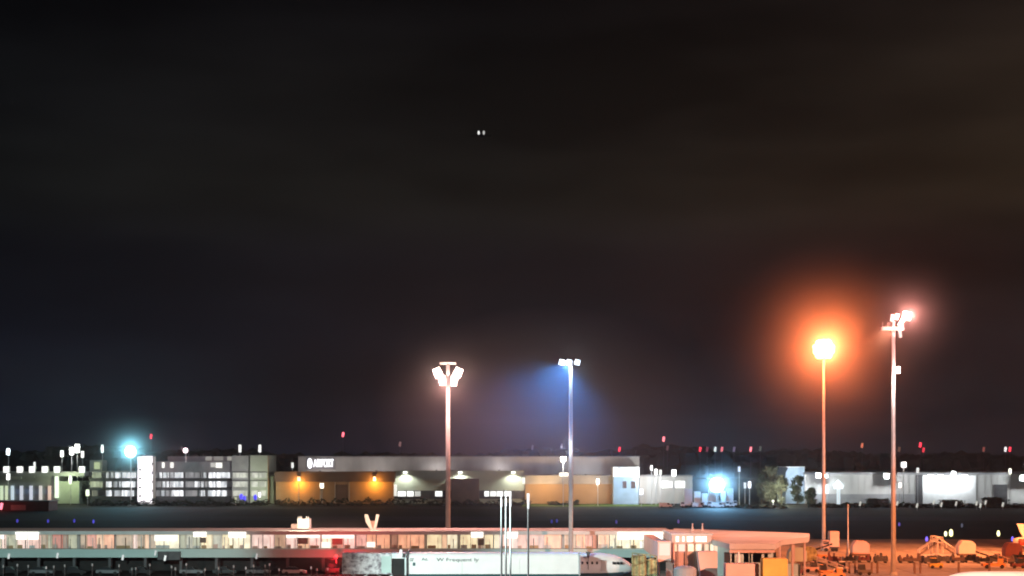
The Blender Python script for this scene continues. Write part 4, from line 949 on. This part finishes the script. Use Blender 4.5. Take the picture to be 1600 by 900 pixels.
# blue-grey office with lit top storey
of = thing('office_block', (X(978, 696), 696, 0), 'blue-grey office wall with a blazing white upper storey at the hangar end', 'building')
MB().pbox(958.5, 998, 745.5, 789, 695, 16).build('wall', M['bluegrey'], of)
MB().pbox(957.5, 999, 729.5, 745.3, 697, 14).build('upper_storey', M['white'], of)
for a, b_ in ((958.5, 965.5), (967.5, 976), (976.5, 985), (985.5, 996)): MB().pbox(a, b_, 731 if a < 960 else 732.5, 744.5, 696.7, .2).build('window', G((250, 252, 255), 1.8), of)
for a, b_ in ((973, 979), (986, 993)): MB().pbox(a, b_, 752, 763, 694.8, .2).build('window', M['glass'], of)
lamp('POINT', (X(978, 680), 680, 12), (.60, .82, 1.0), 12000, .6, parent=of)
ow = thing('office_block', (X(1036, 705), 705, 0), 'pale low office block with one row of blazing white windows', 'building')
MB().pbox(999, 1082, 744.5, 789, 705, 14).build('wall', M['offwhite'], ow)
MB().pbox(998.7, 1083, 742.5, 744.3, 704.5, 15).build('roof', M['grey'], ow)
for a, b_, k in ((1034, 1046, 2.2), (1047, 1051, 1.2), (1055, 1070, 2.0)): MB().pbox(a, b_, 752, 762, 704.7, .2).build('window', G((252, 254, 255), k), ow)
lamp('POINT', (X(1015, 690), 692, 12), (1, .98, .95), 9000, .6, parent=ow)

# white vehicles under the blinding floodlight
van0 = None
vans = [(1040, 'white van leftmost in the row before the pale office'), (1078, 'white van at the left end of the blue-lit vehicles'), (1092, 'white van second in the blue-lit row'),
        (1106, 'white van left beneath the blinding floodlight'), (1121, 'white van right beneath the blinding floodlight'), (1137, 'white van at the right end of the blue-lit row')]
for i, (q, lab) in enumerate(vans):
    D = 652 + (i % 2) * 5; loc = (X(q, D), D, 0)
    if van0 is None: van0 = make_car('parked_van', loc, lab, 'carwhite', 'white vans by the floodlight', L=5.6, van=True, cat='van')
    else: dup(van0, loc, lab)
box_truck('box_truck', 1070, 1082, 764, 785, 648, 'white box truck left of the blue-white glare', 'carwhite', cabside=-1)
box_truck('box_truck', 1108, 1124, 765, 785, 662, 'white box truck directly behind the blue-lit vans', 'carwhite')

for a_, b_, y_, D_, lab in ((1085, 1095, 768, 655, 'small white box truck left of the blinding floodlight'), (1097, 1106, 771, 650, 'low white box truck just left below the blinding floodlight'), (1127, 1134, 767, 652, 'narrow white box truck right of the blinding floodlight'), (1136, 1146, 763, 658, 'tall white box truck farthest right by the floodlight')):
    box_truck('box_truck', a_, b_, y_, 785, D_, lab, 'carwhite')
# warehouse at the right
wh = thing('warehouse', (X(1420, 705), 705, 0), 'long grey-white warehouse filling the right side with one blazing bay', 'warehouse')
MB().pbox(1258, 1760, 741.5, 796, 705, 60).build('wall', M['offwhite'], wh)
MB().pbox(1256, 1762, 738.3, 741.3, 704.4, 61).build('parapet', M['grey'], wh)
MB().pbox(1431, 1441.5, 742, 790, 704.6, .3).build('dark_bay', M['dgrey'], wh)
MB().pbox(1553, 1574, 757, 790, 704.6, .3).build('loading_door', M['dgrey'], wh)
MB().pbox(1258, 1430, 772, 786, 704.5, .3).build('plinth', M['grey'], wh)
rb_ = MB()
for i in range(50): q = 1262 + i * 9.9; rb_.pbox(q, q + .5, 742, 771, 704.85, .1)
rb_.build('cladding_rib', M['offwhite'], wh)
MB().pbox(1442, 1525, 743, 788, 704.5, .4).build('bright_bay', M['white'], wh)
for q in (1454, 1470, 1490, 1508):
    cl = MB().pbox(q - 4, q + 4, 742, 744.5, 703.3, 1.1).build('canopy_light', G((250, 255, 255), 3), wh)
    lamp('POINT', (X(q, 702), 701.0, Z(752, 702)), (.88, .96, 1.0), 1900, .5, parent=wh)
gb = thing('gabled_building', (X(1243, 706), 706, 0), 'small pale blue-white building end behind the trees', 'building')
MB().side([(X(1228, 706), 0), (X(1257, 706), 0), (X(1257, 706), Z(731, 706)), (X(1232, 706), Z(730, 706)), (X(1228, 706), Z(738, 706))], 706, 730).build('wall', M['bluegrey'], gb)
MB().pbox(1228, 1257.5, 729.2, 730.6, 705.7, 24).build('roof', M['white'], gb)
lamp('POINT', (X(1240, 690), 693, 16), (.8, .92, 1.0), 7000, .5, parent=gb)
for q, py, D, r_, wt, c, lab in ((1279, 743, 700, 1.1, 9000, (.85, .95, 1), 'white floodlight on the warehouse wall left of the orange mast'), (1291, 744, 698, .8, 2500, (.9, .95, 1), 'smaller white floodlight just right of the orange mast'),
                              (1385, 744, 700, 1.3, 9000, (.95, .97, 1), 'round white floodlight on the warehouse left of the near mast'), (1490, 740, 698, 1.1, 3000, (.9, .95, 1), 'white floodlight over the top of the blazing bay'), (1598, 747, 700, 1.4, 9000, (.9, .97, 1), 'white floodlight at the right edge of the view')):
    x, z = X(q, D), Z(py, D)
    l = thing('wall_floodlight', (x, D, z), lab, 'floodlight', 'floodlights on the warehouse')
    MB().box(x - r_ * 1.05, x + r_ * 1.05, D, D + .5, z - r_, z + r_).build('housing', M['galv'], l)
    MB().ball(Vector((x, D - .1, z)), r_, 12, (1, .35, 1)).build('lens', G((248, 253, 255), 3), l)
    MB().box(x - .15, x + .15, D + .5, 704.2, z - .1, z + .1).build('arm', M['galv'], l)
    lamp('POINT', (x, D - 1.4, z), c, wt, .5, parent=l)
t = thing('lit_kiosk', (X(1310, 690), 690, 0), 'diamond-topped lit kiosk before the warehouse right of the orange mast', 'kiosk')
MB().side([(X(1302, 690), Z(758, 690)), (X(1310, 690), Z(749.5, 690)), (X(1318.5, 690), Z(758, 690)), (X(1317, 690), Z(764, 690)), (X(1303.5, 690), Z(764, 690))], 690, 691).build('lit_canopy', G((240, 250, 255), 1.2), t)
MB().pbox(1308, 1313, 764.2, 788, 690.1, .8).build('lit_column', G((225, 240, 250), .85), t)
for q, dd in ((1336, 0), (1337.5, .5)): pass
lamp_post(1292, 757, 690, 5, 16, (240, 245, 255), 1.2, 'slim white lamp between the orange mast and the kiosk', watts=700)

# parked cars at the foot of the warehouse
wc = [(1345, 'cargrey', 'grey car farthest left at the warehouse foot'), (1372, 'carsilver', 'silver car left of the near mast at the warehouse foot'), (1420, 'cargrey', 'grey car right of the near mast at the warehouse foot'),
      (1440, 'carsilver', 'silver car below the dark warehouse bay'), (1458, 'carwhite', 'white car below the left of the blazing bay'), (1476, 'carsilver', 'silver car below the middle of the blazing bay'), (1497, 'carwhite', 'white car below the right of the blazing bay'),
      (1517, 'cargrey', 'grey car below the right end of the blazing bay'), (1538, 'carsilver', 'silver car left of the dark loading door'), (1564, 'carblack', 'black car below the dark loading door'), (1588, 'carsilver', 'silver car at the right edge of the warehouse foot')]
for i, (q, pm, lab) in enumerate(wc):
    D = 655 + (i % 3) * 9; dup(car0, (X(q, D), D, 0), lab, 'cars parked before the warehouse', remat={'body': M[pm], 'cabin': M['glass']}, rotz=0.3 * (i % 2))
gl = [(1344, 'left of the kiosk pole'), (1402, 'beside the near mast foot'), (1433, 'below the dark bay'), (1459, 'left below the blazing bay'), (1471, 'middle below the blazing bay'), (1471.5, ''), (1494, 'right below the blazing bay'), (1526, 'at the right end of the blazing bay'), (1532, 'a little right of the blazing bay'), (1540, 'tallest right of the blazing bay'), (1567, 'before the loading door')]
for i, (q, where) in enumerate(gl):  # glowing pieces on posts, added for the glints among the cars
    if not where: continue
    D = 640 - (i % 3) * 12; x = X(q, D)
    t = thing('glint_piece', (x, D, 0), 'small slanted added white glint ' + where, 'bollard light', 'added glints before the warehouse')
    MB().tube((x, D, 0), (x, D, 1.2), .12, n=6).build('post', M['galv'], t)
    MB().obox(Vector((x, D, 2.0 + .5 * (i % 2))), (.65, .4, 1.8), Matrix.Rotation(R(14), 3, 'Y')).build('lens', G((225, 222, 210), .8), t)

# ------------------------------------------------------------------ trees and hedges
def tree(px, ytop, D, wpx, lm, label, n=3200, leaf=.62, seed=1, name='broadleaf_tree', drop=.02):
    r_ = random.Random(seed); x = X(px, D); H = Z(ytop, D); Wd = wpx * D / FPX / 2
    t = thing(name, (x, D, 0), label, 'tree', 'trees by the far buildings')
    tb = MB().tube((x, D, 0), (x + r_.uniform(-.3, .3), D, H * .6), .35, .14, 8)
    cl = []
    for i in range(20):
        a = r_.uniform(0, 6.28); rad = Wd * r_.uniform(.15, .85); zz = H * r_.uniform(drop + .1, .92); rad *= max(.25, 1 - abs(zz / H - .55) * 1.3)
        c = Vector((x + math.cos(a) * rad, D + math.sin(a) * rad, zz)); cl.append((c, r_.uniform(.22, .42) * max(Wd, H * .3)))
        tb.tube((x, D, H * r_.uniform(.25, .5)), c, .11, .03, 5)
    tb.build('trunk', M['bark'], t)
    cr = MB()
    for i in range(n):
        c, rr2 = cl[i % len(cl)]
        v = Vector((r_.gauss(0, 1), r_.gauss(0, 1), r_.gauss(0, 1))).normalized() * rr2 * abs(r_.gauss(.7, .35))
        p = c + v
        if p.z > H: p.z = H - r_.uniform(0, 1)
        if p.z < .4: p.z = .4
        q = Matrix.Rotation(r_.uniform(0, 6.28), 3, 'Z') @ Matrix.Rotation(r_.uniform(0, 3.14), 3, 'X')
        s_ = leaf * r_.uniform(.6, 1.3)
        vs = [cr.bm.verts.new(p + q @ Vector(o) * s_) for o in ((-.7, 0, 0), (0, -.4, .1), (.7, 0, 0), (0, .4, -.05))]
        cr.bm.faces.new(vs)
    me_o = cr.build('crown', M[lm], t)
    return t
for i, (px, yt, D, wp, lm, lab) in enumerate([
    (1190, 735, 698, 30, 'leaf', 'dim tree left of the pale tree group by the warehouse'), (1204, 728, 694, 32, 'leafpale', 'tallest pale tree left of the small gabled building'),
    (1221, 742, 688, 26, 'leafpale', 'olive pale tree touching the gabled building'), (1246, 742, 690, 26, 'leaf', 'dark rounded tree in front of the gabled building'), (1268, 762, 680, 24, 'leaf', 'low bushy tree at the left end of the warehouse'),
    (134, 752, 692, 14, 'leaf', 'dark green tree between the terminal block and the car park'), (1550, 777, 660, 46, 'leaf', 'dark tree before the loading door'), (1370, 779, 662, 44, 'leafpale', 'low olive tree left of the near mast'), (1488, 781, 655, 44, 'leaf', 'low dark tree below the blazing bay')]):
    tree(px, yt, D, wp, lm, lab, seed=20 + i)
t = thing('added_ground_light', (X(1208, 678), 678, 0), 'low added ground lamp lighting the pale trees by the warehouse', 'ground lamp')
MB().tube((X(1208, 678), 678, 0), (X(1208, 678), 678, 1.6), .12, n=8).build('post', M['galv'], t)  # ground lamp added so the pale trees catch light
MB().box(X(1208, 678) - .3, X(1208, 678) + .3, 677.7, 678.3, 1.6, 2.3).build('lens', G((230, 240, 200), 1.2), t)
lamp('POINT', (X(1212, 678), 676, 5), (.92, 1.0, .75), 20000, .5, parent=t)
# hedges along the foot of the buildings
def hedge(x0, x1, ytop, D, label, seed, lm='leaf'):
    r_ = random.Random(seed); a, b_ = X(x0, D), X(x1, D); H = max(1.2, Z(ytop, D)); cr = MB()
    for i in range(int((b_ - a) * 26)):
        x = r_.uniform(a, b_); hh = H * (.65 + .35 * math.sin(x * .9 + seed) * math.sin(x * .37)) ; p = Vector((x, D + r_.uniform(-1.2, 1.2), r_.uniform(.1, max(.6, hh))))
        q = Matrix.Rotation(r_.uniform(0, 6.28), 3, 'Z') @ Matrix.Rotation(r_.uniform(0, 3.14), 3, 'X')
        vs = [cr.bm.verts.new(p + q @ Vector(o) * .75) for o in ((-.7, 0, 0), (0, -.4, .1), (.7, 0, 0), (0, .4, -.05))]
        cr.bm.faces.new(vs)
    tag(cr.build('hedge', M[lm], origin=((a + b_) / 2, D, 0)), label, 'hedge', 'hedges along the far buildings')
hedge(140, 420, 778, 672, 'long dark hedge along the foot of the car park', 1)
hedge(430, 700, 776, 676, 'dark hedge before the ochre shed and sage front', 2)
hedge(705, 830, 779, 674, 'dark hedge before the brown block', 3)
hedge(855, 905, 781, 680, 'short hedge on the grass at the blue mast', 4)
hedge(1150, 1230, 787, 640, 'low hedge right of the blue-lit vans', 5)
hedge(1262, 1420, 784, 650, 'hedge along the left foot of the warehouse', 6)
hedge(1425, 1640, 787, 645, 'hedge along the right foot of the warehouse', 8)

# ------------------------------------------------------------------ red obstruction lights on the horizon
RD, PK = (255, 60, 80), (255, 130, 140)
obs = [(236, 682, RD, 1.8, 'red light above the cyan floodlight'), (536, 679, (255, 110, 125), 2.4, 'bright red light high above the roof sign'), (625, 694, (150, 110, 110), .7, 'dim red light left of the pink mast'),
       (968, 702, RD, 1.8, 'red light above the right of the hangar roof'), (1037, 686, PK, 2.2, 'high pinkish red light above the offices'), (1043, 700, (120, 80, 90), .6, 'faint light below the high pinkish one'),
       (1094, 702, RD, 1.6, 'red light first in the row above the blue-white glare'), (1105, 702, (160, 60, 90), .6, 'faint red light second in the row above the glare'), (1117.5, 702, (220, 235, 235), 1.2, 'white light third in the row above the glare'), (1128, 702, PK, 1.0, 'pink light fourth in the row above the glare'),
       (1147, 702, (150, 130, 170), .5, 'faint violet light fifth in the row above the glare'), (1173, 702, PK, 1.8, 'red light sixth in the row above the glare'), (1188, 701, (110, 120, 110), .5, 'faint greenish light last in the row'),
       (1347, 696, (220, 120, 90), 1.0, 'orange-red light between the two right masts'), (1438, 695, RD, 2.2, 'brightest red light right of the near mast'), (1443, 703, RD, 1.0, 'lower red light touching the brightest one'),
       (1405, 702, (140, 100, 80), .5, 'faint brown light beside the near mast'), (1537, 702, (170, 90, 80), .6, 'dim red light left of the white and red pair'), (1571, 702, (235, 230, 230), 1.5, 'white light of the white and red pair'), (1578, 702, RD, 1.6, 'red light of the white and red pair'),
       (878, 697, (120, 110, 150), .4, 'faint violet light left of the blue mast'), (832, 699, (120, 110, 130), .4, 'faint light in the foot of the blue beam')]
for q, py, c, k, lab in obs:
    D = 1430; x, z = X(q, D), Z(py, D)
    t = thing('beacon_mast', (x, D, 0), 'distant horizon mast with ' + lab, 'beacon mast', 'distant obstruction lights on the horizon')
    MB().tube((x, D, 0), (x, D, z - 2.4), .35, .2, 5).build('mast', M['dgrey'], t)
    MB().obox(Vector((x, D, z)), (1.9, .8, 4.4), Matrix.Rotation(R(8), 3, 'Y')).build('lamp', G(c, k * 1.05), t)

# ------------------------------------------------------------------ aircraft on approach in the sky: two landing lights
D = 2600.0; x, z = X(752, D), Z(208, D)
t = thing('flying_airliner', (x, D, z), 'distant airliner in the dark sky showing two small landing lights', 'aircraft')
MB().loft([[(x + r * math.cos(a), D + dy, z + r * math.sin(a)) for a in [2 * math.pi * i / 14 for i in range(14)]] for dy, r in ((-2, .3), (-1, 1.2), (1, 1.9), (4, 2.0), (26, 2.0), (33, 1.2), (36, .3))]).build('fuselage', M['dgrey'], t, smooth=True)
MB().prism([(x - 1.8, D + 12), (x + 1.8, D + 12), (x + 17, D + 20), (x + 17, D + 21.5), (x + 1.8, D + 18), (x - 1.8, D + 18), (x - 17, D + 21.5), (x - 17, D + 20)], z - .9, z - .5).build('wing', M['dgrey'], t)
MB().box(x - .15, x + .15, D + 30, D + 36, z + 1, z + 7).build('fin', M['dgrey'], t)
for s_, k in ((-1, 1.3), (1, .7)):
    MB().tube((x + s_ * 5.6, D + 11, z - 1.8), (x + s_ * 5.6, D + 15, z - 1.8), 1.0, .8, 12).build('engine', M['dgrey'], t)
    MB().ball(Vector((x + s_ * 4.3, D - 3.5, z)), 2.6, 10, (.72, .3, 1.35)).build('landing_light', G((225, 225, 222), k), t)

# ------------------------------------------------------------------ scattering volumes added round the strongest lamps to form their halos
def halo_volume(px, py, D, r, dens, label, power=2.5, sq=(1, 1, 1), g=.3):
    c_ = (X(px, D), D, Z(py, D))
    o = MB().ball(Vector(c_), r, 32, sq).build('halo_volume', [], origin=c_, smooth=True)
    m = bpy.data.materials.new('halo_air'); m.use_nodes = True; n = m.node_tree; n.nodes.clear()
    def M_(op, a, b=None):
        q = n.nodes.new('ShaderNodeMath'); q.operation = op; q.use_clamp = op == 'SUBTRACT'
        for i, v in enumerate((a, b)):
            if v is None: continue
            if isinstance(v, (int, float)): q.inputs[i].default_value = v
            else: n.links.new(v, q.inputs[i])
        return q.outputs[0]
    ou = n.nodes.new('ShaderNodeOutputMaterial'); p = n.nodes.new('ShaderNodeVolumePrincipled')
    tc = n.nodes.new('ShaderNodeTexCoord'); mp = n.nodes.new('ShaderNodeMapping'); mp.inputs['Scale'].default_value = [1 / (r * q) for q in sq]
    n.links.new(tc.outputs['Object'], mp.inputs['Vector'])
    ln = n.nodes.new('ShaderNodeVectorMath'); ln.operation = 'LENGTH'; n.links.new(mp.outputs[0], ln.inputs[0])
    nz = n.nodes.new('ShaderNodeTexNoise'); nz.inputs['Scale'].default_value = 2.2; nz.inputs['Detail'].default_value = 2
    n.links.new(mp.outputs[0], nz.inputs['Vector'])
    fall = M_('POWER', M_('SUBTRACT', 1.0, ln.outputs['Value']), power)
    d = M_('MULTIPLY', M_('MULTIPLY', fall, dens), M_('ADD', M_('MULTIPLY', nz.outputs['Fac'], .8), .6))
    n.links.new(d, p.inputs['Density'])
    p.inputs['Color'].default_value = (.95, .95, .95, 1); p.inputs['Anisotropy'].default_value = g
    n.links.new(p.outputs['Volume'], ou.inputs['Volume']); o.data.materials.clear(); o.data.materials.append(m)
    tag(o, label, 'halo_volume', kind='stuff')
halo_volume(1287, 545, 355, 28, .0180, 'added halo volume around the orange mast crown', 2.2)
halo_volume(852, 648, 274, 27, .0048, 'added beam volume under the blue-white mast', .85, (1.15, 1, .72))
halo_volume(204, 706, 683, 24, .0160, 'added halo volume around the cyan floodlight', 2.2, (1, 1, .95))
halo_volume(1120, 754, 652, 26, .0170, 'added halo volume around the blue-white floodlight', 2.0, (1, 1, .4))
halo_volume(1418, 492, 282, 13, .0120, 'added halo volume around the far right mast lamp', 2.2)
halo_volume(700, 590, 320, 14, .0020, 'thin added halo volume around the leaning lamp clusters', 2)
halo_volume(525, 850, 284, 12, .0100, 'added glow volume over the red beacon', 1.6, (1, 1, .5))

# ------------------------------------------------------------------ haze
h = MB().box(-1130, 1130, -180, 1790, -1.0, 62).build('haze', None, origin=(0, 0, 0))
h.data.materials.clear()
hm = bpy.data.materials.new('haze_air'); hm.use_nodes = True
nt = hm.node_tree; nt.nodes.clear()
out = nt.nodes.new('ShaderNodeOutputMaterial'); pv = nt.nodes.new('ShaderNodeVolumePrincipled')
pv.inputs['Color'].default_value = (0.92, 0.93, 0.95, 1); pv.inputs['Density'].default_value = 0.00007
pv.inputs['Anisotropy'].default_value = 0.75
nt.links.new(pv.outputs['Volume'], out.inputs['Volume']); h.data.materials.append(hm)
tag(h, 'thin night haze over the whole airfield', 'haze', kind='stuff')

# ------------------------------------------------------------------ night sky
wd = bpy.data.worlds.new('World'); scn.world = wd; wd.use_nodes = True
nt = wd.node_tree; bg = nt.nodes['Background']
tc = nt.nodes.new('ShaderNodeTexCoord'); mp = nt.nodes.new('ShaderNodeMapping'); mp.inputs['Scale'].default_value = (1.6, 1.6, 7.0)
nz = nt.nodes.new('ShaderNodeTexNoise'); nz.inputs['Scale'].default_value = 1.7; nz.inputs['Detail'].default_value = 4
nt.links.new(tc.outputs['Generated'], mp.inputs['Vector']); nt.links.new(mp.outputs['Vector'], nz.inputs['Vector'])
sp = nt.nodes.new('ShaderNodeSeparateXYZ'); nt.links.new(tc.outputs['Generated'], sp.inputs[0])
# city glow: warm cloud towards the right, cold to the left
mr = nt.nodes.new('ShaderNodeMapRange'); mr.inputs[1].default_value = -0.34; mr.inputs[2].default_value = 0.32
nt.links.new(sp.outputs[0], mr.inputs[0])
cr = nt.nodes.new('ShaderNodeValToRGB'); e = cr.color_ramp.elements
e[0].position = 0.0; e[0].color = (0.0048, 0.0056, 0.0072, 1)
e[1].position = 1.0; e[1].color = (0.0200, 0.0140, 0.0105, 1)
m_ = e.new(0.5); m_.color = (0.0105, 0.0100, 0.0102, 1)
nt.links.new(mr.outputs[0], cr.inputs[0])
cm = nt.nodes.new('ShaderNodeMapRange'); cm.inputs[1].default_value = 0.35; cm.inputs[2].default_value = 0.68; cm.inputs[3].default_value = 0.6; cm.inputs[4].default_value = 1.6
nt.links.new(nz.outputs['Fac'], cm.inputs[0])
mx = nt.nodes.new('ShaderNodeMix'); mx.data_type = 'RGBA'; mx.blend_type = 'MULTIPLY'; mx.inputs[0].default_value = 1
nt.links.new(cr.outputs[0], mx.inputs[6]); nt.links.new(cm.outputs[0], mx.inputs[7])
er = nt.nodes.new('ShaderNodeValToRGB'); q = er.color_ramp.elements; er.color_ramp.interpolation = 'EASE'
q[0].position = 0.0; q[0].color = (.85, .95, 1.7, 1); q[1].position = 1.0; q[1].color = (.35, .35, .4, 1)
for p_, c_ in ((.06, (.80, .80, 1.15, 1)), (.12, (.75, .72, .85, 1)), (.17, (1.35, 1.3, 1.1, 1)), (.22, (.95, .92, .85, 1)), (.29, (.60, .58, .62, 1))):
    k_ = q.new(p_); k_.color = c_
nt.links.new(sp.outputs[2], er.inputs[0])
m3 = nt.nodes.new('ShaderNodeMix'); m3.data_type = 'RGBA'; m3.blend_type = 'MULTIPLY'; m3.inputs[0].default_value = 1
nt.links.new(mx.outputs[2], m3.inputs[6]); nt.links.new(er.outputs[0], m3.inputs[7])
nt.links.new(m3.outputs[2], bg.inputs['Color']); bg.inputs['Strength'].default_value = 0.84

# ------------------------------------------------------------------ camera and render settings
cd = bpy.data.cameras.new('camera'); cam = bpy.data.objects.new('camera', cd); col.objects.link(cam)
cam.location = (0, 0, CH); cam.rotation_euler = (R(90), 0, 0)
cd.sensor_width = 36; cd.lens = 36 * FPX / 1600; cd.shift_y = (HY - 450) / 1600
cd.clip_start = 0.5; cd.clip_end = 6000
cd.dof.use_dof = True; cd.dof.focus_distance = 42.0; cd.dof.aperture_fstop = 1.25
scn.camera = cam
scn.render.engine = 'CYCLES'
cy = scn.cycles
cy.use_denoising = True; cy.denoiser = 'OPENIMAGEDENOISE'
cy.max_bounces = 3; cy.diffuse_bounces = 2; cy.glossy_bounces = 2; cy.transmission_bounces = 1; cy.volume_bounces = 0
cy.sample_clamp_indirect = 2.0; cy.use_light_tree = True
cy.caustics_reflective = False; cy.caustics_refractive = False
scn.view_settings.view_transform = 'Standard'; scn.view_settings.look = 'None'
scn.view_settings.exposure = 0; scn.view_settings.gamma = 1
for o in scn.objects:
    if '_org' in o: del o['_org']
